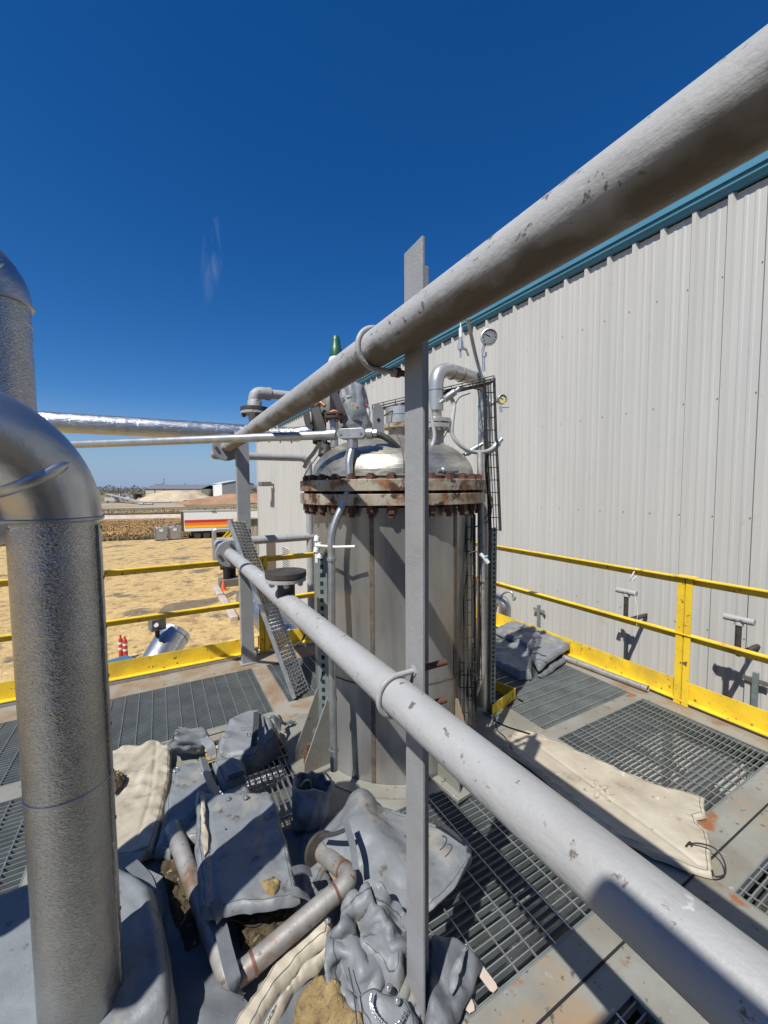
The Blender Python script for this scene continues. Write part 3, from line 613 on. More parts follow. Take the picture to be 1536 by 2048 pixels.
for k, (x0, x1, y0, y1, d, pt) in GR.items():
    t = thing('grating_panel', ((x0+x1)/2, (y0+y1)/2, -.03), glab[k], 'grating', 'floor grating panels')
    q = MB(); rr = MB(); e = .004; bh = .028 if k not in 'FH' else .032
    if d == 'x':
        y = y0+.012
        while y < y1-.008: q.bb((x0+e, y-.0025, -bh), (x1-e, y+.0025, -.003)); y += pt
        x = x0+.05
        while x < x1-.02: rr.bar((x, y0+e, -.0035), (x, y1-e, -.0035), .006, .007); x += .1016
    else:
        x = x0+.012
        while x < x1-.008: q.bb((x-.0025, y0+e, -bh), (x+.0025, y1-e, -.003)); x += pt
        y = y0+.05
        while y < y1-.02: rr.bar((x0+e, y, -.0035), (x1-e, y, -.0035), .006, .007); y += .1016
    q.build('bearing_bars', M['grate'], t, smooth=0); rr.build('cross_rods', M['galv'], t, smooth=0)
    q = MB(); w_ = .006
    for a, b2 in (((x0, y0), (x1, y0+w_)), ((x0, y1-w_), (x1, y1)), ((x0, y0+w_), (x0+w_, y1-w_)), ((x1-w_, y0+w_), (x1, y1-w_))):
        q.bb((*a, -.036), (*b2, .0015))
    q.build('border', M['grate'], t, smooth=0)
# deck plates fill the cells between the panels, with thin joints
beams = [(.757, .898, 3.08, 4.12), (-2.6, DX1, 4.12, 4.40), (3.565, 3.86, -1.2, 4.12), (.757, 2.44, 3.05, 3.295)]
xs = sorted({DX0, DX1, *[v for g_ in GR.values() for v in g_[:2]], 3.565}); ys = sorted({DY0, DY1, .85, *[v for g_ in GR.values() for v in g_[2:4]]})
qa, qb = MB(), MB()
def inside(cx, cy, R_): return any(g_[0] < cx < g_[1] and g_[2] < cy < g_[3] for g_ in R_)
grs = list(GR.values())
runs = []
for j in range(len(ys)-1):
    cur = None
    for i in range(len(xs)-1):
        cx, cy = (xs[i]+xs[i+1])/2, (ys[j]+ys[j+1])/2
        if not inside(cx, cy, grs):
            rusty = cy > 4.12 or cx > 3.565 or inside(cx, cy, beams)
            if cur and cur[4] == rusty: cur[1] = xs[i+1]
            else:
                cur = [xs[i], xs[i+1], ys[j], ys[j+1], rusty]; runs.append(cur)
        else: cur = None
for x0, x1, y0, y1, ru in runs:
    (qb if ru else qa).bb((x0, y0, -.012), (x1, y1, -.002 if ru else 0))
struct('platform_deck', qa, M['deck'], smooth=0); struct('platform_edge', qb, M['beam_rust'], smooth=0)
# deck seams & raised trim strips
q = MB()
for a, b2 in (((1.0, .845), (3.56, .845)), ((.80, .86), (.80, 1.95)), ((2.30, .86), (2.30, 2.0)), ((-.5, 3.13), (.75, 3.13)), ((1.62, .86), (1.62, 1.9))):
    q.bar(V((*a, .002)), V((*b2, .002)), .008, .004)
tag(q.build('deck_seams', M['hole'], origin=(0, 0, 0), smooth=0), kind='structure')
q = MB()
for x in (-2.7, -.55, .79, 2.0, 3.7):
    q.bb((x-.07, DY0, -.20), (x+.07, DY1, -.19)); q.bb((x-.005, DY0, -.19), (x+.005, DY1, -.045)); q.bb((x-.07, DY0, -.045), (x+.07, DY1, -.037))
for y in (-.5, .85, 1.9, 3.15, 4.3):
    q.bb((DX0, y-.005, -.36), (DX1, y+.005, -.22)); q.bb((DX0, y-.07, -.37), (DX1, y+.07, -.36))
struct('platform_beams', q, M['box_grey'], smooth=0)
q = MB()
for x in (-2.6, .79, 3.7):
    for y in (-.5, 4.3): q.bb((x-.1, y-.1, GZ), (x+.1, y+.1, -.37))
struct('platform_legs', q, M['box_grey'], smooth=0)
q = MB(); q.bb((-2.8, -1.2, -1.5), (3.8, 4.4, -1.45)); struct('lower_floor', q, M['box_grey'])
for i, (y, r_, z, lab) in enumerate([(1.35, .09, -.8, 'insulated pipe seen through the grating below the near deck'), (3.6, .12, -.95, 'insulated pipe seen through the back grating panels')]):
    q = MB(); q.cyl((-2.6, y, z), (4.6, y+.3, z), r_, 20); tag(q.build('underfloor_pipe', M['alu_far']), lab, 'pipe')
# bolted angle edge (grey channel) outside the back rail
q = MB(); q.bb((-2.8, 4.425, -.16), (3.9, 4.435, .02)); struct('edge_channel', q, M['galv'], smooth=0)

# ---------------------------------------------------------------- yellow railings
def railing(name, a, b_, posts, lab, out, zt=1.07):
    """a,b ends; posts: list of params (m from a); out: outward unit vector"""
    a, b_ = V(a), V(b_); d = (b_-a).normalized(); t = thing(name, (a+b_)/2, lab, 'railing', 'yellow railings round the platform'); Ln = (b_-a).length; o = V(out)
    for z, nm in ((zt, 'top_rail'), (zt*.56, 'mid_rail')):
        q = MB(); q.bar(a+V((0, 0, z-.003)), b_+V((0, 0, z-.003)), .006 if abs(d.x) > .5 else .044, .044 if abs(d.x) > .5 else .006)
        c = (a+b_)/2
        q = MB()
        if abs(d.x) > .5: q.bb(a+V((0, -.028, z-.007)), b_+V((0, .03, z))); q.bb(a+V((0, .024, z-.062)), b_+V((0, .032, z-.007)))
        else: q.bb(a+V((-.028, 0, z-.007)), b_+V((.03, 0, z))); q.bb(a+V((.024, 0, z-.062)), b_+V((.032, 0, z-.007)))
        q.build(nm, M['yellow'], t, smooth=0)
    q = MB()
    if abs(d.x) > .5: q.bb(a+V((0, .034, .035)), b_+V((0, .040, .185))); q.bb(a+V((0, -.02, .028)), b_+V((0, .034, .036)))
    else: q.bb(a+V((.034, 0, .035)), b_+V((.040, 0, .185))); q.bb(a+V((-.02, 0, .028)), b_+V((.034, 0, .036)))
    q.build('toe_board', M['yellow'], t, smooth=0)
    for s_ in posts:
        p = a+d*s_; q = MB()
        for k in (-1, 1):
            cc = p+d*(k*.030)-o*.012
            if abs(d.x) > .5: q.bb(cc+V((-.024, -.006, 0)), cc+V((.024, 0, zt-.008))); q.bb(cc+V((-k*.024-.003, 0, 0)), cc+V((-k*.024+.003, .036, zt-.008)))
            else: q.bb(cc+V((-.006, -.024, 0)), cc+V((0, .024, zt-.008))); q.bb(cc+V((0, -k*.024-.003, 0)), cc+V((.036, -k*.024+.003, zt-.008)))
        q.build('post', M['yellow'], t, smooth=0)
        q = MB(); q.box(p+d*.0-o*.0+V((0, 0, zt+.004)), (.10, .14, .006) if abs(d.y) > .5 else (.14, .10, .006)); q.build('cap_plate', M['yellow'], t, smooth=0)
railing('guard_rail', (-2.8, 4.46, 0), (.86, 4.46, 0), [.3, 2.0, 3.56], 'yellow guard rail with toe board along the back edge, left of the far grey post', (0, 1, 0))
railing('guard_rail', (.90, 4.46, 0), (3.80, 4.46, 0), [.06, 2.75], 'yellow guard rail with toe board behind the vessel, right of the far grey post', (0, 1, 0))
pY = 1.60
railing('guard_rail', (3.74, pY+.001, 0), (3.74, 4.40, 0), [.03, 2.75], 'yellow guard rail before the clad wall, on the vessel side of the corner post', (1, 0, 0))
railing('guard_rail', (3.74, -1.1, 0), (3.74, pY-.001, 0), [.2], 'yellow guard rail before the clad wall, right of the corner post', (1, 0, 0))
# ribbon on the top rail
q = MB(); c = PX(1268, 1140, 3.74); q.tube(spline([c+V((0, -.02, .02)), c+V((-.03, .0, -.05)), c+V((-.02, .02, -.1)), c+V((0, -.03, -.05))], 5), .006, 6)
q.tube(spline([c+V((-.02, 0, -.08)), c+V((-.02, -.02, -.2)), c+V((-.02, -.05, -.35)), c+V((-.02, -.05, -.5))], 6), .002, 5)
tag(q.build('tie_strap', M['white']), 'thin white strap tied on the right top rail and hanging down', 'strap')

# ---------------------------------------------------------------- support posts
def u_bolt(y, z, xp, r, parent):
    b = MB(); rr = r+.008; pth = [V((xp+.10, y, z+rr))]
    pth += [V((XP, y, z))+V((cos(a), 0, sin(a)))*rr for a in [pi/2+pi*i/16 for i in range(17)]]+[V((xp+.10, y, z-rr))]
    b.tube(pth, .0085, 12); o = b.build('u_bolt', M['paint_pipe'], parent)
    b = MB()
    for s_ in (1, -1): b.cyl((xp+.011, y, z+s_*rr), (xp+.115, y, z+s_*rr), .0105, 12)
    split(b, 'threaded_end', M['bolt_rust'], o)
    for s_ in (1, -1):
        b = MB(); b.hexn((xp-.016, y, z+s_*rr), (xp-.004, y, z+s_*rr), .017); b.build('nut', M['paint_pipe'], o)
        b = MB(); b.hexn((xp+.001, y, z+s_*rr), (xp+.014, y, z+s_*rr), .017); b.build('nut', M['bolt_rust'], o)
ZU = lambda y: 2.274-.006*y
ZL = lambda y: 1.178-.009*y
XP = .628; RP = .057
def angle_post():
    t = thing('pipe_support', (.75, 1.1, 0), 'tall grey steel angle in the foreground carrying both big grey pipes', 'post')
    b = MB(); x = .692; y0, y1 = 1.000, 1.100
    b.prism([V((x, y0, -.05)), V((x, y1, -.05)), V((x, y1, 2.545)), V((x, y0, 2.548))], (.010, 0, 0))
    b.bb((x+.0101, y1-.010, -.05), (x+.088, y1, 2.525)); b.build('angle', M['paint_post'], t, smooth=0, bevel=.002)
    u_bolt(1.17, ZU(1.17), x+.012, RP, t); u_bolt(1.05, ZL(1.05), x+.012, RP, t)
angle_post()
t = thing('pipe_support', (.76, 4.28, 0), 'shorter grey steel post at the back railing under the pipe flanges', 'post')
b = MB(); b.bb((.690, 4.25, 0), (.812, 4.257, 2.40)); b.bb((.690, 4.257, 0), (.696, 4.33, 2.40)); b.bb((.806, 4.257, 0), (.812, 4.33, 2.40)); b.build('channel', M['paint_post'], t, smooth=0)
b = MB(); b.bb((.67, 4.22, 0), (.84, 4.36, .010)); b.build('base_plate', M['paint_post'], t)

# ---------------------------------------------------------------- big grey pipes
def flange(c, ax, r, th, n, m, parent, bm_, holes=0, br=.011, bl=.02, name='flange'):
    c = V(c); ax = V(ax).normalized(); q = MB(); q.lathe([(0, -th/2), (r, -th/2), (r, th/2), (0, th/2)], c, ax, 36)
    f = q.build(name, m, parent, bevel=.002); x = ax.orthogonal().normalized(); y = ax.cross(x)
    for k in range(n):
        a = 2*pi*(k+.5)/n; p = c+(x*cos(a)+y*sin(a))*r*.8; q = MB(); q.cyl(p-ax*(th/2+bl*1.2), p+ax*(th/2+bl*1.3), br*.55, 10); q.hexn(p-ax*(th/2+bl), p-ax*th/2, br); q.hexn(p+ax*th/2, p+ax*(th/2+bl), br)
        q.build('bolt', bm_, f)
    return f
def big_pipe(lab, zf, yend, xdrop, zdrop, ydrop, rsm, zel):
    t = thing('steel_pipe', (XP, 2, zf(2)), lab, 'pipe', 'two big grey pipes')
    b = MB(); pts = densify([V((XP, -1.3, zf(-1.3))), V((XP, yend-.13, zf(yend)))], .12)
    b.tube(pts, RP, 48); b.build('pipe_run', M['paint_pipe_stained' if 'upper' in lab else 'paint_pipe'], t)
    b = MB(); b.tube(arc(V((XP+.13, yend-.13, zf(yend))), (-1, 0, 0), (0, 1, 0), .13, 12), RP, 32, caps=False); b.build('elbow', M['paint_pipe'], t)
    b = MB(); z = zf(yend)
    b.tube(route([V((XP+.13, yend, z)), V((xdrop, yend, z+.01)), V((xdrop, yend, zdrop))], .14, 10), [rsm]*12, 24) if False else b.tube(route([V((XP+.12, yend, z)), V((xdrop, yend, z)), V((xdrop, yend, zdrop))], .14, 10), rsm, 24)
    b.build('branch_run', M['paint_pipe'], t)
    b = MB()
    for yy in (yend-.135,): b.tube([V((XP, yy-.006, zf(yy))), V((XP, yy+.006, zf(yy)))], RP+.004, 32)
    b.build('weld_bead', M['paint_pipe'], t)
    flange((XP, 4.44, zf(4.44)), (0, 1, 0), .14, .024, 4, M['paint_post'], t, M['bolt_zinc'], br=.018)
    flange((XP, 4.475, zf(4.475)), (0, 1, 0), .14, .024, 0, M['paint_post'], t, M['bolt_zinc'])
    return t
pu = big_pipe('big weathered grey pipe crossing the sky, upper of the two', ZU, 5.5, 1.86, -.5, 5.5, .05, 2.25)
pl = big_pipe('big grey pipe running low from the right foreground, lower of the two', ZL, 5.5, 2.02, -2.5, 5.5, .056, 1.13)
# nozzle with blind flange on the lower pipe
c = V((XP, 2.30, ZL(2.3)))
b = MB(); b.lathe([(.05, 0), (.05, .11), (.062, .13)], c, (0, 0, 1), 24); b.build('nozzle', M['dark_flange'], pl)
flange(c+V((0, 0, .135)), (0, 0, 1), .115, .022, 6, M['paint_pipe'], pl, M['bolt_zinc'], br=.016, name='nozzle_flange')
b = MB(); b.lathe([(0, .152), (.118, .152), (.118, .18), (0, .18)], c, (0, 0, 1), 32); b.build('blind_flange', M['dark_flange'], pl)
b = MB(); b.tube(spline([c+V((.06, -.02, -.02)), c+V((.12, 0, -.15)), c+V((.10, .02, -.25)), c+V((.05, .02, -.28))], 6), .006, 8); b.build('hanging_wire', M['rubber'], pl)
# small branch on top of the upper pipe
c = V((XP, 3.03, ZU(3.03)))
b = MB(); b.lathe([(.045, 0), (.045, .07), (.058, .10)], c, (0, 0, 1), 24); b.build('nozzle', M['paint_pipe'], pu)
flange(c+V((0, 0, .108)), (0, 0, 1), .098, .02, 4, M['paint_pipe'], pu, M['dark_flange'], br=.016, name='nozzle_flange')
b = MB(); b.lathe([(0, .12), (.1, .12), (.1, .145), (0, .145)], c, (0, 0, 1), 32)
b.build('flange_ring', M['dark_flange'], pu)
e = c+V((0, 0, .255)); b = MB(); b.lathe([(.05, .145), (.05, .19), (.043, .2)], c, (0, 0, 1), 24); b.tube(route([c+V((0, 0, .14)), e, e+V((.11, -.0, 0))], .055, 10), .044, 24); b.build('elbow', M['paint_pipe'], pu)
b = MB(); b.tube([e+V((.09, 0, 0)), e+V((.62, -.03, 0))], .034, 24); b.lathe([(.047, .085), (.047, .115)], e, (1, 0, 0), 24); b.build('branch_run', M['paint_pipe'], pu)

# ================================================================ VESSEL
VC = V((1.48, 2.52, 0)); RV = .572
ves = thing('pressure_vessel', VC, 'stainless pressure vessel with domed head and rusty bolted flanges', 'tank')
b = MB(); b.lathe([(0, -.3), (RV, -.3), (RV, 0.62), (RV, 1.70)], VC, seg=96); b.build('shell', M['stain'], ves)
b = MB(); zb = 1.87; prof = [(RV+.002, zb)]+[(RV*cos(t)**1.0, zb+.035+.285*sin(t)) for t in [pi/2*i/20 for i in range(21)]]; b.lathe(prof, VC, seg=96); b.build('dome_head', M['head'], ves)
b = MB(); b.lathe([(RV+.002, .615), (RV+.005, .62), (RV+.002, .625)], VC, seg=96); b.lathe([(RV+.004, zb+.01), (RV+.012, zb+.02), (RV+.004, zb+.03)], VC, seg=96); split(b, 'weld_seam', M['weld'], ves)
tocam = atan2(-VC.y, -VC.x)
b = MB()
for da in (-.22, .75):
    a = tocam+da
    for z0, z1_ in ((-.2, 1.69),): b.box(VC+V((cos(a)*(RV+.001), sin(a)*(RV+.001), (z0+z1_)/2)), (.006, .026, z1_-z0), Matrix.Rotation(a, 3, 'Z'))
split(b, 'vertical_weld', M['weld'], ves)
b = MB(); pts = []
for i in range(15):
    t_ = pi/2*i/16; a = tocam+.12; pts.append(VC+V((cos(a)*RV*cos(t_)*1.002, sin(a)*RV*cos(t_)*1.002, zb+.037+.285*sin(t_))))
b.tube(pts, .005, 6); b.build('dome_weld', M['weld'], ves)
RF = .655
for z0, z1_, nm in ((1.80, 1.868, 'upper_flange'), (1.715, 1.783, 'lower_flange')):
    b = MB(); b.lathe([(RV-.02, z0), (RF, z0), (RF, z1_), (RV-.02, z1_)], VC, seg=96); b.build(nm, M['flange_rust'], ves, bevel=.003)
b = MB(); b.lathe([(RF-.05, 1.78), (RF-.05, 1.802)], VC, seg=72); b.build('gasket', M['hole'], ves)
NB = 32; pb = None
for k in range(NB):
    a = 2*pi*k/NB+.05; d = V((cos(a), sin(a), 0)); p = VC+d*(RF-.042); R = Matrix.Rotation(a, 3, 'Z')
    b = MB()
    for z0, z1_ in ((1.868, 1.897), (1.668, 1.715)):
        x, y = d, V((-d.y, d.x, 0)); ring = [p+(x*cos(q_)+y*sin(q_))*.028 for q_ in [pi/6+pi/3*i for i in range(6)]]
        b.prism([V((r_.x, r_.y, z0)) for r_ in ring], (0, 0, z1_-z0))
    b.cyl(p+V((0, 0, 1.645)), p+V((0, 0, 1.904)), .017, 10); b.build('flange_bolt', M['bolt_rust'], ves, smooth=30)
# base ring and bracket feet
b = MB(); b.lathe([(RV+.002, -.02), (RV+.11, -.02), (RV+.11, .006), (RV+.002, .006)], VC, seg=72); b.build('base_ring', M['deck'], ves)
for da in (-.93, .62, 2.2, -2.4):
    a = tocam+da; d = V((cos(a), sin(a), 0)); tn = V((-d.y, d.x, 0))
    br = MB(); R = Matrix.Rotation(a, 3, 'Z'); br.box(VC+d*(RV+.115)+V((0, 0, .018)), (.22, .24, .022), R); foot = br.build('foot_bracket', M['deck'], ves, bevel=.002)
    for s_ in (-1, 1):
        g_ = MB(); o = VC+d*RV+tn*s_*.075
        g_.prism([o+V((0, 0, .03)), o+d*.19+V((0, 0, .03)), o+d*.185+V((0, 0, .1)), o+d*.02+V((0, 0, .47)), o+V((0, 0, .47))], tn*.010); g_.build('gusset', M['deck'], foot, smooth=0)
    g_ = MB(); p = VC+d*(RV+.12); g_.cyl(p+V((0, 0, .02)), p+V((0, 0, .16)), .017, 12); g_.hexn(p+V((0, 0, .03)), p+V((0, 0, .075)), .036); g_.hexn(p+V((0, 0, .08)), p+V((0, 0, .115)), .034); g_.build('anchor_bolt', M['bolt_rust'], foot)
# lifting lug, top nozzle stack
lug = PD(754, 850, 2.62)
b = MB(); x = V((rt.x, rt.y, 0)).normalized(); nn = V((-x.y, x.x, 0)); sd_ = (x*.35+nn*.94).normalized()
pr = [V((-.028, 0, -.16)), V((.05, 0, -.16)), V((.036, 0, -.02)), V((.036, 0, .09)), V((.024, 0, .125)), V((0, 0, .138)), V((-.02, 0, .125)), V((-.028, 0, .09))]
wd = (x*.9+nn*.43).normalized()
b.prism([lug+wd*p.x*1.2+V((0, 0, p.z)) for p in pr], wd.cross(V((0, 0, 1)))*.016)
lg = b.build('lifting_lug', M['paint_post'], ves)
b = MB(); hc = lug+wd*.004+V((0, 0, .03)); nrm = wd.cross(V((0, 0, 1))); b.cyl(hc-nrm*.002, hc+nrm*.018, .012, 16); b.build('lug_hole', M['hole'], lg)
c = PD(800, 880, 2.95); c = V((c.x, c.y, 2.17))
b = MB(); b.lathe([(.085, 0), (.085, .06), (.088, .075)], c, seg=40); b.build('nozzle_neck', M['pipe_old'], ves)
b = MB(); b.lathe([(0, .075), (.125, .075), (.125, .105), (0, .105)], c, seg=40); b.build('nozzle_flange', M['flange_rust'], ves, bevel=.002)
b = MB(); b.lathe([(0, .112), (.105, .112), (.105, .165), (.10, .165), (.10, .172), (.105, .172), (.105, .225), (0, .225)], c, seg=40); b.build('nozzle_cover', M['pipe_ss'], ves)
b = MB(); b.cyl(c+V((0, 0, .225)), c+V((0, 0, .262)), .012); b.hexn(c+V((0, 0, .235)), c+V((0, 0, .25)), .022); b.build('cover_bolt', M['bolt_zinc'], ves)
# thin wire over the dome
b = MB(); b.tube(spline([PD(684, 908, 2.62), PD(668, 920, 2.55), PD(662, 932, 2.52), PD(661, 945, 2.49)], 5), .003, 6); b.build('sense_wire', M['black'], ves)

# ---------------------------------------------------------------- inverted U stainless pipe
t = thing('stainless_pipe', (2.0, 2.4, 1.9), 'shiny stainless pipe looping over from the vessel nozzle and down beside it', 'pipe')
pA = PD(872, 800, 2.84); pB = PD(970, 800, 3.12); zt = PD(872, 735, 2.84).z; rr = .052
A0 = V((pA.x, pA.y, 0)); B0 = V((pB.x, pB.y, 0)); dh = (B0-A0).normalized()
b = MB(); path = route([A0+V((0, 0, 2.36)), A0+V((0, 0, zt)), B0+V((0, 0, zt-.03)), B0+V((0, 0, .05))], .13, 12)
b.tube(path, rr, 28); b.build('pipe_run', M['pipe_ss'], t)
b = MB()
for p, ax in ((A0+V((0, 0, zt-.16)), V((0, 0, 1))), (A0+dh*.15+V((0, 0, zt-.012)), dh), (A0+dh*.24+V((0, 0, zt-.016)), dh), (B0+V((0, 0, zt-.22)), V((0, 0, 1))), (B0+V((0, 0, 1.1)), V((0, 0, 1)))):
    b.tube([p-ax*.003, p+ax*.003], rr+.0035, 28)
split(b, 'weld_bead', M['pipe_old'], t)
c = V((A0.x, A0.y, 2.2))
b = MB(); b.lathe([(.055, -.12), (.055, .03)], c, seg=28); b.build('neck', M['pipe_old'], t)
flange(c+V((.0, 0, .045)), (0, 0, 1), .115, .028, 8, M['pipe_ss'], t, M['bolt_zinc'], br=.018)
flange(c+V((.0, 0, .083)), (0, 0, 1), .115, .028, 0, M['pipe_ss'], t, M['bolt_zinc'])
b = MB(); b.lathe([(.04, .1), (.04, .17), (.052, .2)], c, seg=28); b.build('reducer', M['pipe_ss'], t)
# gauges
def gauge(name, c, fdir, r, stem, face, lab, cat='gauge'):
    c = V(c); t = thing(name, stem[-1], lab, cat); f_ = V(fdir).normalized()
    q = MB(); q.lathe([(0, -.02), (r, -.02), (r, .012), (r*.9, .015)], c, f_, 32); q.build('case', M['galv'], t)
    q = MB(); q.lathe([(0, .008), (r*.9, .008)], c, f_, 32); q.build('dial', face, t)
    q = MB(); xx = f_.cross(V((0, 0, 1))).normalized(); q.bar(c+f_*.011-xx*r*.1, c+f_*.011+xx*r*.5+V((0, 0, r*.35)), .003, .003)
    for k in range(9):
        a = -2.2+k*.55; dd_ = xx*sin(a)+V((0, 0, 1))*cos(a); q.bar(c+f_*.011+dd_*r*.66, c+f_*.011+dd_*r*.8, .003, .003)
    q.build('needle_and_marks', M['hole'], t)
    q = MB(); q.tube(stem, .011, 10); q.tube([stem[0].lerp(stem[-1], .35), stem[0].lerp(stem[-1], .5)], .017, 6); q.build('stem', M['galv'], t)
c = PD(978, 674, 3.1)
gauge('pressure_gauge', c, (-.55, -.8, .05), .062, [c+V((-.02, .02, -.04)), PD(966, 700, 3.12), PD(968, 742, 3.12)], M['gauge_face'], 'round silver gauge on a stem above the looped stainless pipe')
c = PD(1004, 799, 3.05)
gauge('temperature_gauge', c, (-.45, -.88, .05), .036, [c+V((0.0, .02, 0)), PD(985, 806, 3.1), PD(975, 806, 3.12)], M['yellow_face'], 'small yellow-faced gauge on the vertical leg of the looped pipe')
q = MB(); q.bar(PD(1000, 812, 3.05), PD(1003, 824, 3.05), .02, .02); q.bar(PD(1003, 815, 3.05), PD(1018, 815, 3.05), .008, .008); tag(q.build('lever_valve', M['galv']), 'tiny lever valve hanging under the yellow-faced gauge', 'valve')
# probe with fittings at the top of the U
t = thing('sensor_fitting', PD(921, 712, 2.96), 'slim white and steel sensor fitting standing on top of the looped pipe', 'sensor')
p0 = PD(921, 712, 2.96)
for nm, z0, z1_, r_, mm in (('stem', -.01, .05, .006, 'galv'), ('hex_body', .045, .10, .022, 'galv'), ('sleeve', .10, .135, .016, 'pipe_ss'), ('probe', .135, .2, .013, 'white'), ('cable', .2, .33, .005, 'white')):
    q = MB(); q.tube([p0+V((0, 0, z0)), p0+V((0, 0, z1_))], r_, 6 if 'hex' in nm else 14); q.build(nm, M[mm], t)
q = MB(); q.tube([p0+V((.01, 0, .06)), PD(932, 698, 2.96)], .013, 12); q.tube([PD(932, 698, 2.96), PD(937, 712, 2.97)], .008, 10); q.build('side_branch', M['galv'], t)
# slanted grey hose from the U bend upward
q = MB(); q.tube(spline([PD(934, 636, 2.7), PD(941, 665, 2.8), PD(951, 710, 2.92), PD(964, 758, 3.0), PD(973, 800, 3.05)], 8), .013, 12); tag(q.build('sloping_conduit', M['grey_hose']), 'thin pale conduit slanting down from behind the upper grey pipe into the wire tray', 'conduit')
# ---------------------------------------------------------------- wire basket trays
def tray(name, pts, wv, hv, m, lab, rung=.075, r_=.0036, nl=5):
    P = [V(p) for p in pts]; t = MB(); wv, hv = V(wv), V(hv)
    offs = [wv*(i/(nl-1)-.5) for i in range(nl)]+[wv*-.5+hv, wv*.5+hv, wv*-.5+hv*.5, wv*.5+hv*.5]
    for o in offs: t.tube([p+o for p in P], r_, 6)
    for a, b_ in zip(P, P[1:]):
        n = max(1, int((b_-a).length/rung))
        for i in range(n+1):
            p = a.lerp(b_, i/n); t.tube([p-wv*.5+hv, p-wv*.5, p+wv*.5, p+wv*.5+hv], r_, 6)
    return tag(t.build(name, M['black'], smooth=0), lab, 'cable tray', 'black wire cable trays')
X_ = V((rt.x, rt.y, 0)).normalized(); Y_ = V((fw.x, fw.y, 0)).normalized(); Z_ = V((0, 0, 1))
tray('cable_tray', [PD(745, 822, 3.0), PD(860, 795, 2.95), PD(984, 765, 2.9)], Y_*.10, Z_*.035, 0, 'black wire basket tray running level over the vessel head')
tray('cable_tray', [PD(976, 760, 2.9), PD(979, 860, 2.9), PD(984, 960, 2.9), PD(988, 1060, 2.9)], X_*.075, -Y_*.05, 0, 'black wire basket tray hanging beside the looped stainless pipe')
tray('cable_tray', [PD(934, 1030, 2.60), PD(935, 1200, 2.60), PD(937, 1450, 2.60)], X_*.105, Y_*.06, 0, 'black wire basket tray standing against the right side of the vessel')
for i, (pp, r_, lab) in enumerate([
    ([(830, 812, 2.93), (900, 780, 2.9), (945, 776, 2.9), (975, 795, 2.88), (980, 860, 2.88), (975, 940, 2.87), (982, 1000, 2.87), (978, 1040, 2.85), (945, 1058, 2.75), (932, 1090, 2.64)], .005, 'black cable lying in the level tray and dropping down the hanging tray'),
    ([(955, 775, 2.9), (968, 880, 2.89), (972, 960, 2.88), (985, 1010, 2.88), (960, 1050, 2.8)], .004, 'second black cable inside the hanging wire tray'),
    ([(930, 1030, 2.6), (933, 1120, 2.6), (930, 1230, 2.6), (936, 1330, 2.6), (934, 1400, 2.6), (945, 1450, 2.6)], .006, 'black cable bundle inside the tray against the vessel'),
    ([(944, 1035, 2.58), (942, 1130, 2.57), (946, 1230, 2.58), (941, 1330, 2.57), (948, 1420, 2.58), (950, 1455, 2.6)], .007, 'second black cable bundle hanging inside the tray against the vessel'),
    ([(922, 1040, 2.6), (926, 1140, 2.6), (922, 1240, 2.59), (928, 1340, 2.6), (925, 1430, 2.6)], .004, 'thin black cable at the left edge of the vessel tray'),
    ([(652, 878, 2.85), (640, 905, 2.82), (622, 930, 2.8), (608, 952, 2.78)], .004, 'thin black cable hanging from the dark valve to the left edge of the vessel flange'),
    ([(742, 860, 2.75), (760, 838, 2.78), (785, 822, 2.85), (812, 815, 2.93)], .005, 'black cable rising from the lifting lug to the level wire tray'),
    ([(868, 905, 2.6), (885, 880, 2.7), (900, 850, 2.72), (915, 800, 2.8), (940, 786, 2.88)], .004, 'thin black cable curving behind the near post up to the level wire tray'),
    ([(926, 1260, 2.58), (925, 1180, 2.57), (935, 1115, 2.56), (950, 1103, 2.55), (962, 1110, 2.54)], .004, 'black cable looping out of the vessel tray to a blue connector'),
    ([(986, 1440, 2.6), (1010, 1452, 2.55), (1040, 1462, 2.55), (1060, 1468, 2.54)], .005, 'black wire trailing over the deck towards the beige strip'),
    ([(990, 1435, 2.62), (995, 1460, 2.5), (1010, 1475, 2.48), (1025, 1500, 2.4)], .004, 'loose wire at the foot of the perforated strut')]):
    q = MB(); q.tube(spline([PD(*p) for p in pp], 8), r_, 8); tag(q.build('cable', M['rubber']), lab, 'cable')
t = thing('cable_connector', PD(968, 1115, 2.54), 'white and light blue cable connector hanging by the vessel tray', 'connector')
q = MB(); q.cyl(PD(961, 1108, 2.54), PD(970, 1118, 2.54), .012); q.build('body', M['white'], t); q = MB(); q.cyl(PD(969, 1114, 2.53), PD(975, 1112, 2.53), .007); q.build('blue_latch', mat('light_blue', (.08, .4, .6), rough=.4), t)
q = MB(); q.cyl(PD(970, 1118, 2.54), PD(976, 1126, 2.54), .014); q.build('plug', M['white'], t)
# flex conduits
for pp, r_, lab in [
    ([(903, 797, 2.75), (908, 812, 2.75), (905, 840, 2.74), (904, 866, 2.74), (915, 885, 2.74), (935, 900, 2.76), (958, 905, 2.8), (978, 901, 2.85), (990, 892, 2.9)], .0145, 'pale flexible conduit hanging in a deep loop right of the near post'),
    ([(855, 800, 2.55), (866, 850, 2.55), (869, 875, 2.55), (862, 895, 2.55), (850, 905, 2.56)], .012, 'short pale flexible conduit curving behind the near post'),
    ([(745, 869, 2.42), (765, 872, 2.42), (783, 884, 2.42), (805, 905, 2.45)], .019, 'thick dark cable leaving the junction box towards the near post')]:
    q = MB(); q.tube(spline([PD(*p) for p in pp], 8), r_, 14); tag(q.build('flexible_conduit', M['rubber'] if 'dark' in lab else M['grey_hose']), lab, 'conduit')
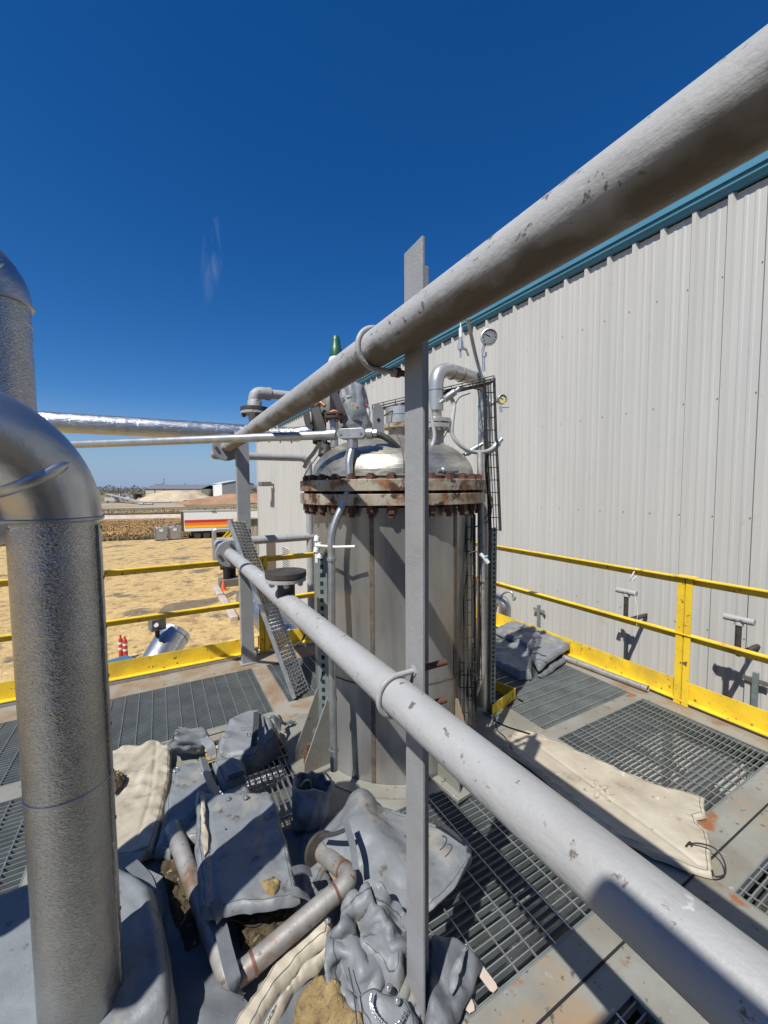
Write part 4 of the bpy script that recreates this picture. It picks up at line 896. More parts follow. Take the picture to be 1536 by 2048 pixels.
# conduit body fittings (elbow boxes)
def fitting(name, a, b_, r_, lab, m='galv'):
    a, b_ = V(a), V(b_); t = thing(name, (a+b_)/2, lab, 'fitting'); d = (b_-a).normalized()
    q = MB(); q.tube([a, a+d*.01, b_-d*.01, b_], [r_*.7, r_, r_, r_*.7], 16); q.build('body', M[m], t, bevel=.003)
    q = MB(); q.tube([a-d*.03, a], r_*.62, 12); q.tube([b_, b_+d*.03], r_*.62, 12); split(q, 'hub', M[m], t)
fitting('conduit_fitting', PD(888, 800, 2.75), PD(912, 782, 2.72), .024, 'steel conduit fitting on the level wire tray')
fitting('conduit_fitting', PD(984, 900, 2.9), PD(998, 884, 2.9), .026, 'steel conduit fitting right of the hanging wire tray')
fitting('conduit_fitting', PD(932, 908, 2.92), PD(958, 892, 2.92), .022, 'steel conduit fitting left of the hanging wire tray', 'galv')
fitting('conduit_fitting', PD(882, 941, 2.42), PD(908, 941, 2.48), .022, 'pale conduit fitting resting on the vessel flange right of the near post')
# strut channels + conduits by the vessel
def perforated(a, b_, w_, fdir, lab, n, holes=True):
    a, b_ = V(a), V(b_); t = thing('perforated_strut', a, lab, 'strut', 'perforated struts beside the vessel'); f_ = V(fdir).normalized(); s_ = f_.cross(Z_).normalized()
    q = MB(); h = b_.z-a.z; c = (a+b_)/2; R = Matrix((s_, f_, Z_)).transposed()
    q.box(c, (w_, .004, h), R); q.box(c+s_*(w_/2-.002)-f_*(.022), (.004, .04, h), R); q.box(c-s_*(w_/2-.002)-f_*(.022), (.004, .04, h), R)
    q.build('channel', M['strut'], t, smooth=0)
    q = MB()
    for i in range(n): q.box(a.lerp(b_, (i+.5)/n)+f_*.0025, (w_*.3, .003, h/n*.5), R)
    q.build('slots', M['hole'], t, smooth=0)
    q = MB(); q.box(a+V((0, 0, .006)), (.1, .1, .012)); q.build('foot_plate', M['strut'], t)
a = PZ(650, 1530, 0.0); b2 = PD(640, 1116, 2.42)
perforated(a, (a.x, a.y, b2.z), .075, (-.75, -.66, 0), 'green-grey perforated strut at the left side of the vessel', 26)
a = PZ(985, 1428, 0.0); b2 = PD(978, 1070, 2.95); perforated(a, (a.x, a.y, 1.5), .05, (-.1, -1, 0), 'perforated strut at the right side of the vessel below the wire tray', 40)
q = MB(); q.tube(route([PD(946, 1395, 2.75), PD(965, 1345, 2.72), PD(964, 1200, 2.72), PD(962, 1040, 2.75), PD(960, 905, 2.78)], .1), .022, 16); tag(q.build('bent_conduit', M['pipe_old']), 'bent steel conduit rising beside the right perforated strut', 'conduit')
# main conduit with tee junction box
t = thing('conduit_run', PD(700, 868, 2.42), 'galvanised conduit crossing from the left pipe to a tee junction box above the vessel flange', 'conduit')
jb = PD(705, 868, 2.40); lf = PD(205, 887, 2.79); ext = lf+(lf-jb).normalized()*1.5; dj = (jb-lf).normalized()
q = MB(); q.tube([ext, jb-dj*.13], .0265, 20); q.build('pipe_run', M['galv'], t)
q = MB(); q.tube([jb-dj*.16, jb-dj*.1], .033, 20); q.tube([jb+dj*.09, jb+dj*.125], .033, 20); q.tube([jb+dj*.12, jb+dj*.15], .02, 6); split(q, 'coupling', M['galv'], t)
q = MB(); nrmj = V((dj.y, -dj.x, 0)).normalized()
if nrmj.dot(CAM-jb) < 0: nrmj = -nrmj
def stad(c, l, h, o0, o1, mb):
    pl_ = []
    for k in range(24):
        a = 2*pi*k/24; pl_.append(c+dj*((l-h)*(1 if cos(a) > 0 else -1)+h*cos(a))+Z_*(h*sin(a))+nrmj*o0)
    mb.prism(pl_, nrmj*(o1-o0))
stad(jb, .085, .032, -.03, .03, q); q.build('tee_body', M['galv'], t, bevel=.004)
q = MB(); stad(jb, .088, .030, .031, .037, q)
q.build('cover_plate', M['galv'], t, bevel=.002)
q = MB()
for s_ in (-1, 1): q.cyl(jb+dj*s_*.062+nrmj*.037, jb+dj*s_*.062+nrmj*.042, .009)
split(q, 'cover_screw', M['bolt_zinc'], t)
q = MB(); q.tube([jb+V((-.0, 0, -.03)), jb+V((0, 0, -.085))], .033, 20)
q.build('down_hub', M['galv'], t)
zz = PZ(668, 1562, 0)
dn = spline([jb+V((0, 0, -.07)), PD(698, 925, 2.38), PD(700, 965, 2.37), PD(690, 1000, 2.36), PD(672, 1040, 2.34), PD(663, 1075, 2.33), PD(663, 1130, 2.33), PD(664, 1300, 2.32), PD(668, 1540, 2.32)], 10)
q = MB(); q.tube(dn, .0215, 18); q.build('drop_pipe', M['galv'], t)
q = MB()
for px, py in ((663, 1118), (665, 1398), (667, 1500)): c = PD(px, py, 2.325); q.tube([c+V((0, 0, -.008)), c+V((0, 0, .008))], .027, 18); pass
split(q, 'pipe_clamp', M['galv'], t)
# white valve stub on vessel's left
t = thing('white_fitting', PD(635, 1098, 2.5), 'white painted pipe stub with a thin branch on the left edge of the vessel', 'fitting')
q = MB()
for px, py in ((634, 1078), (638, 1090), (633, 1100), (640, 1112)): c = PD(px, py, 2.5); q.lathe([(.0, -.02), (.018, -.015), (.02, .015), (0, .02)], c, (.3, .1, 1), 10)
q.tube([PD(633, 1070, 2.5), PD(634, 1125, 2.5)], .012, 10); q.build('body', M['white'], t)
q = MB(); q.tube([PD(632, 1091, 2.46), PD(672, 1094, 2.3), PD(710, 1093, 2.28)], .008, 10); q.build('branch', M['white'], t)

# ---------------------------------------------------------------- valve group at upper left of the vessel
t = thing('relief_valve', PD(672, 900, 2.95), 'relief valve with a green cone cap, showing above the upper grey pipe', 'valve')
c = PD(672, 712, 2.95)
q = MB(); q.lathe([(.045, 0), (.045, .055), (.04, .065), (.032, .12), (.026, .15), (.018, .158), (0, .16)], c+V((0, 0, -.012)), seg=28); q.build('green_cap', M['green'], t)
q = MB(); q.lathe([(.06, -.13), (.06, -.05), (.05, -.02), (.045, -.012)], c, seg=24); q.build('bonnet', M['white'], t)
q = MB(); q.lathe([(.05, -.45), (.05, -.12)], c, seg=24); q.build('body', M['hole'], t)
# small flanged neck beside valve
t = thing('flanged_nozzle', PD(668, 895, 2.75), 'small rusty flanged nozzle standing on the vessel head behind the junction box', 'nozzle')
c = PD(668, 836, 2.75); q = MB(); q.lathe([(.028, -.2), (.028, 0)], c, seg=20); q.build('neck', M['galv'], t)
flange(c, (0, 0, 1), .068, .018, 4, M['dark_flange'], t, M['bolt_rust'], br=.012); flange(c+V((0, 0, .025)), (0, 0, 1), .064, .014, 0, M['bolt_rust'], t, M['bolt_rust'])

# ================================================================ cloth helpers
def dist_edge(p, poly):
    best = 1e9; n = len(poly)
    for i in range(n):
        a, b_ = poly[i], poly[(i+1) % n]; ab = (b_[0]-a[0], b_[1]-a[1]); l2 = ab[0]**2+ab[1]**2+1e-12
        t_ = max(0, min(1, ((p[0]-a[0])*ab[0]+(p[1]-a[1])*ab[1])/l2)); dx, dy = p[0]-a[0]-ab[0]*t_, p[1]-a[1]-ab[1]*t_
        d = dx*dx+dy*dy
        if d < best: best = d
    return sqrt(best)
def hem_line(m):
    t = m.node_tree; b = t.nodes['Principled BSDF']; src = b.inputs['Base Color'].links[0].from_socket
    a = N(t, 'ShaderNodeAttribute', attribute_name='hem'); f = []
    s1 = N(t, 'ShaderNodeMath', operation='SUBTRACT'); t.links.new(a.outputs['Fac'], s1.inputs[0]); s1.inputs[1].default_value = .020
    s2 = N(t, 'ShaderNodeMath', operation='ABSOLUTE'); t.links.new(s1.outputs[0], s2.inputs[0])
    s3 = N(t, 'ShaderNodeMapRange'); s3.inputs['From Min'].default_value = .0024; s3.inputs['From Max'].default_value = .0008; t.links.new(s2.outputs[0], s3.inputs['Value'])
    mx = N(t, 'ShaderNodeMix', data_type='RGBA'); t.links.new(s3.outputs[0], mx.inputs['Factor']); t.links.new(src, mx.inputs[6]); mx.inputs[7].default_value = (.06, .06, .06, 1)
    t.links.new(mx.outputs[2], b.inputs['Base Color'])
for k_ in ('fabric', 'beige'): hem_line(M[k_])
def crease(x, y, s_, sd):
    v_ = 0; am = 1
    for o in range(3):
        n_ = noise.noise(V((x*s_+sd, y*s_, sd*.7))); v_ += am*(1-abs(n_)*2.2)**3 if abs(n_) < .45 else 0; s_ *= 1.9; am *= .5
    return v_
def fold(x, y, sd, f=5.5):
    # sharp straight creases in several directions, domain-warped: crumpled stiff cloth
    wx = noise.noise(V((x*2.6, y*2.6, sd)))*.10; wy = noise.noise(V((x*2.6, y*2.6, sd+9)))*.10; v_ = 0
    for k in range(5):
        a = sd*1.7+k*2.399; ff = f*(1+.45*k*.6); u_ = ((x+wx)*cos(a)+(y+wy)*sin(a))*ff+k*.37
        t_ = abs((u_ % 1.0)-.5)*2; g_ = max(0, noise.noise(V((x*3.3+k*5, y*3.3, sd*1.3)))+.15)*2.2
        v_ += (t_-.5)*g_/(1+.35*k)
    return v_
def cloth(name, pix, th, m, lab, cat='insulation blanket', group=None, edge=.035, wr=.010, cr=.006, cs=6, sd=1.0, bumps=(), step=.0095, parent=None, world=False, seams=(), kind=None, puff=0.0):
    P = [V(p) if world else PZ(p[0], p[1], p[2]) for p in pix]
    # irregular boundary
    B = []
    n = len(P)
    for i in range(n):
        a, b_ = P[i], P[(i+1) % n]; k = max(1, int((b_-a).length/(step*1.3)))
        dn_ = V((-(b_-a).y, (b_-a).x, 0)).normalized()
        for j in range(k):
            p = a.lerp(b_, j/k); e = 4*(j/k)*(1-j/k); B.append(p+dn_*(noise.noise(V((p.x*9+sd, p.y*9, sd)))*.012*e))
    poly = [(p.x, p.y) for p in B]
    x0, x1 = min(p[0] for p in poly), max(p[0] for p in poly); y0, y1 = min(p[1] for p in poly), max(p[1] for p in poly)
    pts = [V(p) for p in poly]; nb = len(pts); rnd = random.Random(int(sd*100))
    y = y0+step/2; row = 0
    while y < y1:
        x = x0+step/2+(row % 2)*step/2
        while x < x1:
            q_ = (x+rnd.uniform(-.2, .2)*step, y+rnd.uniform(-.2, .2)*step); c_ = False; j = nb-1
            for i in range(nb):
                if (poly[i][1] > q_[1]) != (poly[j][1] > q_[1]) and q_[0] < (poly[j][0]-poly[i][0])*(q_[1]-poly[i][1])/(poly[j][1]-poly[i][1])+poly[i][0]: c_ = not c_
                j = i
            if c_ and dist_edge(q_, P) > step*.6: pts.append(V(q_))
            x += step
        y += step*.87; row += 1
    r_ = geometry.delaunay_2d_cdt([p.to_2d() if len(p) > 2 else p for p in pts], [], [list(range(nb))], 1, 1e-6)
    vv, ff = r_[0], r_[2]
    def base(x, y):
        s_ = 0; z = 0
        for p in P: w_ = 1/(((x-p.x)**2+(y-p.y)**2)**1.5+1e-5); s_ += w_; z += w_*p.z
        return z/s_-th
    top, bot = [], []; HV = []
    for v_ in vv:
        x, y = v_.x, v_.y; zb_ = base(x, y); d = dist_edge((x, y), poly); HV.append(d); e = min(1, d/edge); ee = sqrt(max(0, 1-(1-e)**2))
        wz = .55*wr*noise.fractal(V((x*cs, y*cs, sd)), 1, 2, 3)+1.25*cr*fold(x, y, sd, cs)+.004*max(0, 1-d/.06)*(abs(((x+y*.7)*17+sd) % 1-.5)*4-1)
        bz = 0
        for bx, by, br_, bh_ in bumps: bz += bh_*math.exp(-((x-bx)**2+(y-by)**2)/(2*br_*br_))
        sm = 0
        for (ax, ay), (cx_, cy_) in seams:
            l2 = (cx_-ax)**2+(cy_-ay)**2; t_ = max(0, min(1, ((x-ax)*(cx_-ax)+(y-ay)*(cy_-ay))/l2)); dd_ = hypot(x-ax-t_*(cx_-ax), y-ay-t_*(cy_-ay)); sm -= .008*math.exp(-(dd_/.010)**2)
        top.append(V((x, y, zb_+th*(.25+.75*ee)+wz*(.35+.65*ee)+bz+sm*ee+puff*ee*ee)))
        bot.append(V((x, y, max(.002, zb_-.002+bz*.8) if kind != 'solid' else .001)))
    nv = len(vv); b = MB(); b.add(top+bot, [])
    cnt = {}
    for f in ff:
        b.f.append(list(f)); b.mi.append(0); b.f.append([nv+i for i in reversed(f)]); b.mi.append(0)
        for i in range(len(f)): e = (f[i], f[(i+1) % len(f)]); cnt[e] = 1
    for (i, j) in list(cnt):
        if (j, i) not in cnt: b.f.append([j, i, nv+i, nv+j]); b.mi.append(0)
    o = b.build(name, m, parent, smooth=50)
    at = o.data.attributes.new('hem', 'FLOAT', 'POINT'); at.data.foreach_set('value', HV+HV)
    if parent is None: tag(o, lab, cat, group)
    return o
def ellipsoid(c, rx, ry, rz):
    q = MB(); n = 14; m_ = 24; vs = []
    for i in range(n+1):
        for j in range(m_):
            a = pi*i/n-pi/2; b_ = 2*pi*j/m_; vs.append(V(c)+V((rx*cos(a)*cos(b_), ry*cos(a)*sin(b_), rz*sin(a))))
    q.add(vs, [(i*m_+j, i*m_+(j+1) % m_, (i+1)*m_+(j+1) % m_, (i+1)*m_+j) for i in range(n) for j in range(m_)]); return q
def drape(name, pix, z0, m, lab, solids, grow=.1, th=.012, frames=45, step=.0125, sd=1.0, group=None, cat='insulation blanket', bend=1.2, floor=.03, noise_z=.03, dome=0.0, push=0.0, parent=None):
    """lay a sheet over solid lumps with the cloth solver, keep the settled shape as a plain mesh"""
    P = [PZ(p[0], p[1], p[2]) for p in pix]; B = []
    for i in range(len(P)):
        a, b_ = P[i], P[(i+1) % len(P)]; k = max(1, int((b_-a).length/step))
        for j in range(k): B.append(a.lerp(b_, j/k))
    poly = [(p.x, p.y) for p in B]; nb = len(poly); pts = [V(p) for p in poly]; rnd = random.Random(int(sd*100))
    x0, x1 = min(p[0] for p in poly), max(p[0] for p in poly); y0, y1 = min(p[1] for p in poly), max(p[1] for p in poly); y = y0+step/2; row = 0
    while y < y1:
        x = x0+step/2+(row % 2)*step/2
        while x < x1:
            q_ = (x+rnd.uniform(-.2, .2)*step, y+rnd.uniform(-.2, .2)*step); c_ = False; j = nb-1
            for i in range(nb):
                if (poly[i][1] > q_[1]) != (poly[j][1] > q_[1]) and q_[0] < (poly[j][0]-poly[i][0])*(q_[1]-poly[i][1])/(poly[j][1]-poly[i][1])+poly[i][0]: c_ = not c_
                j = i
            if c_ and dist_edge(q_, P) > step*.6: pts.append(V(q_))
            x += step
        y += step*.87; row += 1
    r_ = geometry.delaunay_2d_cdt([p.to_2d() if len(p) > 2 else p for p in pts], [], [list(range(nb))], 1, 1e-6)
    cx_, cy_ = (x0+x1)/2, (y0+y1)/2; HV = [dist_edge((v.x, v.y), poly) for v in r_[0]]
    me = bpy.data.meshes.new(name)
    me.from_pydata([(v.x, v.y, z0+noise_z*noise.fractal(V((v.x*7, v.y*7, sd)), 1, 2, 3)+dome*max(0, 1-hypot(v.x-cx_, v.y-cy_)/.3)) for v in r_[0]], [], r_[2]); me.update()
    ob = bpy.data.objects.new(name, me); sc.collection.objects.link(ob); cols = []
    fl = MB(); fl.bb((cx_-1.2, cy_-1.2, floor-.1), (cx_+1.2, cy_+1.2, floor)); cols.append(fl.build('solid', M['hole'], origin=(0, 0, 0), smooth=0))
    for q in solids: cols.append(q.build('solid', M['hole'], origin=(0, 0, 0)))
    for c in cols: c.modifiers.new('c', 'COLLISION'); c.collision.thickness_outer = .006; c.collision.cloth_friction = 25; c.collision.damping = .6
    md = ob.modifiers.new('cloth', 'CLOTH'); st = md.settings
    st.quality = 6; st.mass = .35; st.tension_stiffness = 25; st.compression_stiffness = 25; st.shear_stiffness = 12; st.bending_stiffness = bend; st.air_damping = 2
    st.shrink_min = -grow; st.tension_damping = 10; st.compression_damping = 10; st.bending_damping = 1.5
    md.collision_settings.distance_min = .006; md.collision_settings.use_self_collision = True; md.collision_settings.self_distance_min = .007; md.collision_settings.collision_quality = 3
    md.point_cache.frame_start = 1; md.point_cache.frame_end = frames; sc.frame_start = 1; sc.frame_end = frames
    for f_ in range(1, frames+1): sc.frame_set(f_)
    dg = bpy.context.evaluated_depsgraph_get(); ev = ob.evaluated_get(dg); co_ = [v.co.copy() for v in ev.data.vertices]
    bpy.data.objects.remove(ob)
    for c in cols: bpy.data.objects.remove(c)
    sc.frame_set(1)
    b = MB(); b.add(co_, [list(f) for f in r_[2]])
    xs_ = [v.x for v in co_]; o_ = V((sum(xs_)/len(xs_), sum(v.y for v in co_)/len(co_), min(v.z for v in co_)))
    o = b.build(name, m, parent, origin=None if parent is not None else o_, smooth=180)
    at = o.data.attributes.new('hem', 'FLOAT', 'POINT'); at.data.foreach_set('value', HV)
    sb_ = o.modifiers.new('smooth', 'SUBSURF'); sb_.levels = sb_.render_levels = 2 if step > .02 else 1
    so_ = o.modifiers.new('thickness', 'SOLIDIFY'); so_.thickness = th; so_.offset = -1
    if parent is None: tag(o, lab, cat, group)
    return o
def xy(px, py, z=0): p = PZ(px, py, z); return (p.x, p.y)
def button(c, r_, parent, nm='rivet', m='galv', ax=(0, 0, 1)):
    q = MB(); q.lathe([(r_, 0), (r_, .003), (r_*.4, .004), (r_*.35, .009), (0, .011)], c, ax, 20); return q.build(nm, M[m], parent)
def ribbon(name, pts, wd_, th_, m, parent=None, lab=None, cat='strap', side=None):
    P = spline(pts, 6); b = MB(); vs = []; 
    for i, p in enumerate(P):
        d = (P[min(i+1, len(P)-1)]-P[max(i-1, 0)]).normalized(); s_ = d.cross(side or Z_).normalized()*wd_/2; u_ = s_.cross(d).normalized()*th_/2
        vs += [p-s_-u_, p+s_-u_, p+s_+u_, p-s_+u_]
    n = len(P); fs = [(4*i+k, 4*i+(k+1) % 4, 4*i+4+(k+1) % 4, 4*i+4+k) for i in range(n-1) for k in range(4)]+[(3, 2, 1, 0), (4*n-4, 4*n-3, 4*n-2, 4*n-1)]
    b.add(vs, fs); o = b.build(name, M[m], parent, smooth=60)
    if lab: tag(o, lab, cat)
    return o
def onto(t, *objs):
    """re-parent finished world-placed meshes under thing t"""
    for o in objs:
        o.parent = t; o.location = V(o['_o'])-V(t['_o'])
        for k in ('label', 'category', 'group'):
            if k in o: del o[k]
GB = 'loose grey insulation blankets'
# ================================================================ INSULATED PIPES
AX = V((-.27, 1.5, 0)); RI = .108
def clad_column(ax, r, zs, R_, top_to, lab, ridge, seams, lap, dr=(-1, 0), leg=.9, fat=.005):
    D = V((dr[0], dr[1], 0)).normalized(); E = V((-D.y, D.x, 0))
    t = thing('insulated_pipe', (ax.x, ax.y, 0), lab, 'pipe')
    b = MB(); b.tube([V((ax.x, ax.y, top_to)), V((ax.x, ax.y, zs))], r, 72); b.build('jacket', M['alu_clad'], t)
    c = V((ax.x, ax.y, zs))+D*R_; P = []
    for i in range(41):
        a = pi/2*i/40; P.append(c+(D*-cos(a)+Z_*sin(a))*R_)
    P.append(P[-1]+D*leg)
    b = MB(); b.tube(P, [r+fat]*len(P), 72, caps=False)
    # pressed swage ridges where the gores meet
    n = 72
    if ridge:
        for a in ridge:
            x = D*-cos(a)+Z_*sin(a); o = c+x*R_; y = E
            rp_ = []; rs_ = []
            for k in range(64):
                q_ = 2*pi*k/64; d = x*cos(q_)+y*sin(q_); s_ = max(0, min(1, (-cos(q_)+.85)/.8)); s_ = s_*s_*(3-2*s_); rp_.append(o+d*(r-.009+.004*s_)); rs_.append(.006+.015*s_)
            b.tube(rp_, rs_, 10, closed=True)
    b.build('elbow_cover', M['alu_smooth'], t, smooth=60)
    b = MB()
    for z in seams:
        rb_ = r+(fat+.005 if z > zs-.01 else .0022); b.tube([V((ax.x, ax.y, z-.006)), V((ax.x, ax.y, z-.003)), V((ax.x, ax.y, z+.003)), V((ax.x, ax.y, z+.006))], [rb_-.005, rb_, rb_, rb_-.005], 72)
    split(b, 'seam_band', M['galv'], t)
    if lap:
        ca = atan2(-ax.y, -ax.x); b = MB(); vs = []; zz_ = [top_to+(zs-.02-top_to)*i/90 for i in range(91)]
        for z in zz_:
            wv_ = .0035*noise.noise(V((z*9, 0, 3))); a0 = ca+radians(62)+.10*noise.noise(V((z*2.5, 1, 0)))*.4; a1 = ca+radians(104)
            for k in range(7):
                a = a0+(a1-a0)*k/6; rr_ = r+(.006+max(0, wv_)+.003*abs(noise.noise(V((z*14, 2, 0)))) if k < 2 else .0035)
                vs.append(V((ax.x+cos(a)*rr_, ax.y+sin(a)*rr_, z)))
            a = a0; vs.append(V((ax.x+cos(a)*(r+.0002), ax.y+sin(a)*(r+.0002), z)))
        m_ = 8; fs = []
        for i in range(90):
            for k in range(6): fs.append((i*m_+k, i*m_+k+1, (i+1)*m_+k+1, (i+1)*m_+k))
            fs.append((i*m_+7, i*m_, (i+1)*m_, (i+1)*m_+7))
        b.add(vs, fs); lp = b.build('lap_seam', M['alu_clad'], t)
        z = top_to+.1
        while z < zs-.02:
            a = ca+radians(74); d = V((cos(a), sin(a), 0)); q = MB(); p = V((ax.x, ax.y, z))+d*(r+.004); q.lathe([(.006, 0), (.005, .003), (0, .004)], p, d, 10); q.build('screw', M['box_grey'], lp); z += .155
    return t
clad_column(AX, RI, 1.735, .262, -.1, 'large aluminium-clad pipe with embossed skin and smooth elbow in the left foreground', [radians(31), radians(70)], [1.735, .93], True, dr=(-.86, -.50), fat=.008)
clad_column(V((-.505, 2.0, 0)), .11, 2.50, .13, 1.9, 'second aluminium-clad riser with elbow at the top left edge, behind the near one', [radians(40)], [2.50, 2.43], False, dr=(-.86, -.5))
b = MB(); b.tube(route([V((-.505, 2.0, 1.905)), V((-.505, 2.0, 1.72)), V((-1.5, 1.45, 1.72))], .14, 10), .112, 48); tag(b.build('elbow_cover', M['alu_smooth']), 'lower bend of the far clad riser, hidden at the left edge', 'pipe')

t = thing('insulated_pipe', (0, 4.7, 2.43), 'long level aluminium-clad pipe crossing behind the back post, left of the vessel', 'pipe')
b = MB(); b.tube([V((-3.2, 4.7, 2.43)), V((.95, 4.7, 2.435))], .092, 40); b.build('jacket', M['alu_far'], t)
b = MB()
for px in (255, 380, 466): p = PY(px, 860, 4.7); b.tube([V((p.x-.012, 4.7, 2.432)), V((p.x+.012, 4.7, 2.432))], .0945, 40)
split(b, 'seam_band', M['galv'], t)
b = MB(); b.tube([V((.95, 4.7, 2.435)), V((1.12, 4.68, 2.435)), V((1.42, 4.6, 2.44)), V((1.62, 4.5, 2.5))], [.095, .075, .085, .05], 32); b.build('end_cone', M['alu_far'], t)
b = MB(); P = []
for i in range(90):
    s_ = i/89; a = s_*26; x = .9+.5*s_; P.append(V((x, 4.7-.12*s_+cos(a)*.098, 2.435+sin(a)*.098)))
b.tube(P, .006, 6); b.build('wire_wrap', M['beige'], t)
# lower clad ducts beyond the back rail
t = thing('insulated_duct', PD(330, 1290, 5.8), 'short fat aluminium-clad duct rising beyond the yellow toe board, with a grey box on it', 'duct')
e0 = PD(348, 1268, 6.1); e1 = PD(312, 1330, 5.7); e2 = PD(262, 1440, 5.3)
b = MB(); b.tube(densify([e2, e1, e0], .1), .225, 40); b.build('jacket', M['alu_smooth'], t)
b = MB(); d = (e0-e1).normalized(); b.tube([e0-d*.06, e0+d*.015], .235, 40); b.tube([e0-d*.6, e0-d*.585], .229, 40); b.build('end_cap', M['alu_far'], t)
b = MB(); b.tube([V((-3, 4.72, -.13)), V((1.6, 4.72, -.11))], .085, 32); tag(b.build('insulated_pipe', M['alu_far']), 'clad pipe running just below the platform edge under the yellow toe board', 'pipe')
t = thing('actuator_box', PD(314, 1262, 5.7), 'small dark grey electrical box standing on the fat clad duct', 'box')
c = PD(314, 1247, 5.7); q = MB(); q.box(c, (.19, .16, .17), Matrix.Rotation(.3, 3, 'Z')); q.build('housing', M['box_grey'], t, bevel=.012)
q = MB(); f_ = (CAM-c).normalized(); q.lathe([(.03, .085), (.03, .10), (0, .10)], c+V((-.01, -.0, -.02)), f_, 16); q.build('white_port', M['white'], t)
q = MB(); q.cyl(c+V((0, 0, -.2)), c+V((0, 0, -.08)), .03); q.build('neck', M['dark_flange'], t)
b = MB(); b.tube(densify([PD(500, 1190, 7.4), PD(560, 1262, 6.4), PD(640, 1350, 5.6)], .15), .26, 36); tag(b.build('insulated_duct', M['alu_far']), 'pale clad duct slanting behind the leaning perforated plank', 'duct')
b = MB(); b.box(PD(240, 1332, 6.2), (.42, .5, .10), Matrix.Rotation(.5, 3, 'Z')); b.tube([PD(262, 1338, 6), PD(268, 1318, 6), PD(272, 1312, 6)], .012, 8); tag(b.build('blue_panel', M['bluep'], bevel=.01), 'dark blue panel just beyond the toe board by the near clad pipe', 'panel')
# ---------------------------------------------------------------- leaning plank of safety grating
t = thing('safety_plank', (1.04, 3.35, 0), 'serrated galvanised safety-grating plank leaning behind the lower grey pipe', 'grating plank')
p0 = V((1.03, 3.36, .005)); p1 = V((.655, 4.16, 1.50)); al = (p1-p0).normalized(); wv = V((sin(radians(46)), cos(radians(46)), 0)); wv = (wv-al*wv.dot(al)).normalized(); nv_ = wv.cross(al).normalized()
Lp = (p1-p0).length
b = MB()
for s_ in (-.105, .105):
    a = p0+wv*s_; R = Matrix((wv, nv_, al)).transposed(); b.box(a+al*Lp/2, (.0035, .042, Lp), R)
split(b, 'side_channel', M['galv'], t, smooth=0)
b = MB(); k = 0; st = .034
while k*st < Lp-st:
    for j in range(4):
        s0 = -.105+.0525*j; a = p0+al*(k*st)+wv*s0; m_ = p0+al*((k+.55)*st)+wv*(s0+.02625); c_ = p0+al*(k*st)+wv*(s0+.0525)
        for u_, v_ in ((a, m_), (m_, c_)):
            b.add([u_-nv_*.016, v_-nv_*.016, v_+nv_*.016, u_+nv_*.016, u_-nv_*.016+al*.007, v_-nv_*.016+al*.007, v_+nv_*.022+al*.007, u_+nv_*.016+al*.007], [(0, 1, 2, 3), (7, 6, 5, 4), (0, 4, 5, 1), (1, 5, 6, 2), (2, 6, 7, 3), (3, 7, 4, 0)])
    k += 1
b.build('serrated_slats', M['galv'], t, smooth=0)

# ---------------------------------------------------------------- wrapped valve behind the junction box
def bag(name, c, axis, prof, m, sd, amp=.02, open_top=False, seg=72, th=.012, parent=None, lab=None, cat='insulation cover', squash=(1, 1), group=None):
    """prof: (radius, height) list along axis"""
    z = V(axis).normalized(); x = z.orthogonal().normalized(); 
    if abs(z.z) > .8: x = (V((1, 0, 0))-z*z.x).normalized()
    y = z.cross(x); c = V(c); b = MB(); rings = []; pp = []
    for (ra, ha), (rb, hb) in zip(prof, prof[1:]):
        for k in range(6): pp.append((ra+(rb-ra)*k/6, ha+(hb-ha)*k/6))
    pp.append(prof[-1])
    if open_top: pp = pp+[(r_-th, h_) for r_, h_ in reversed(pp)]
    vs = []
    for r_, h_ in pp:
        for k in range(seg):
            a = 2*pi*k/seg; d = x*cos(a)*squash[0]+y*sin(a)*squash[1]
            q_ = V((cos(a)*1.5+sd, sin(a)*1.5, h_*8)); rd_ = 1-2*abs(noise.noise(q_*.8+V((7, sd, 0)))); n_ = noise.fractal(q_, 1, 2, 3)*amp+amp*.9*(rd_-.45)+amp*.55*fold(a*.13+h_*.3, h_-a*.02, sd, 7)
            wob = z*(noise.noise(V((cos(a)*1.5, sin(a)*1.5, sd)))*amp*1.8*(h_/max(.01, prof[-1][1])))
            vs.append(c+z*h_+wob+d*max(.002, r_+n_*min(1, r_/.03)))
    n = len(pp); fs = [(i*seg+k, i*seg+(k+1) % seg, (i+1)*seg+(k+1) % seg, (i+1)*seg+k) for i in range(n-1) for k in range(seg)]
    b.add(vs, fs); o = b.build(name, m, parent, smooth=48)
    if parent is None: tag(o, lab, cat, group)
    return o
t = thing('wrapped_valve', PD(712, 862, 2.95), 'valve wrapped in a bulging grey cloth cover with buckles, behind the junction box', 'valve')
c = PD(708, 866, 2.95)
bag('cloth_cover', c, (-.02, 0, 1), [(.0, 0), (.125, .0), (.135, .05), (.115, .16), (.095, .27), (.08, .33), (.03, .36), (0, .362)], M['fabric'], 2.2, amp=.012, parent=t)
def facing(px, py, d, w_, h_, m, nm, parent, th_=.006, rot=0):
    c = PD(px, py, d); f_ = (CAM-c).normalized(); x = f_.cross(Z_).normalized(); y = x.cross(f_); q = MB(); R = Matrix((x, y, f_)).transposed() @ Matrix.Rotation(rot, 3, 'Z'); q.box(c, (w_, h_, th_), R); return q.build(nm, M[m], parent, bevel=.002)
facing(708, 815, 2.815, .042, .06, 'beige', 'patch', t); facing(712, 834, 2.81, .045, .045, 'fabric_dark', 'pocket', t)
facing(699, 796, 2.83, .035, .028, 'galv', 'buckle', t, .008); facing(686, 798, 2.83, .016, .034, 'galv', 'buckle', t, .008)
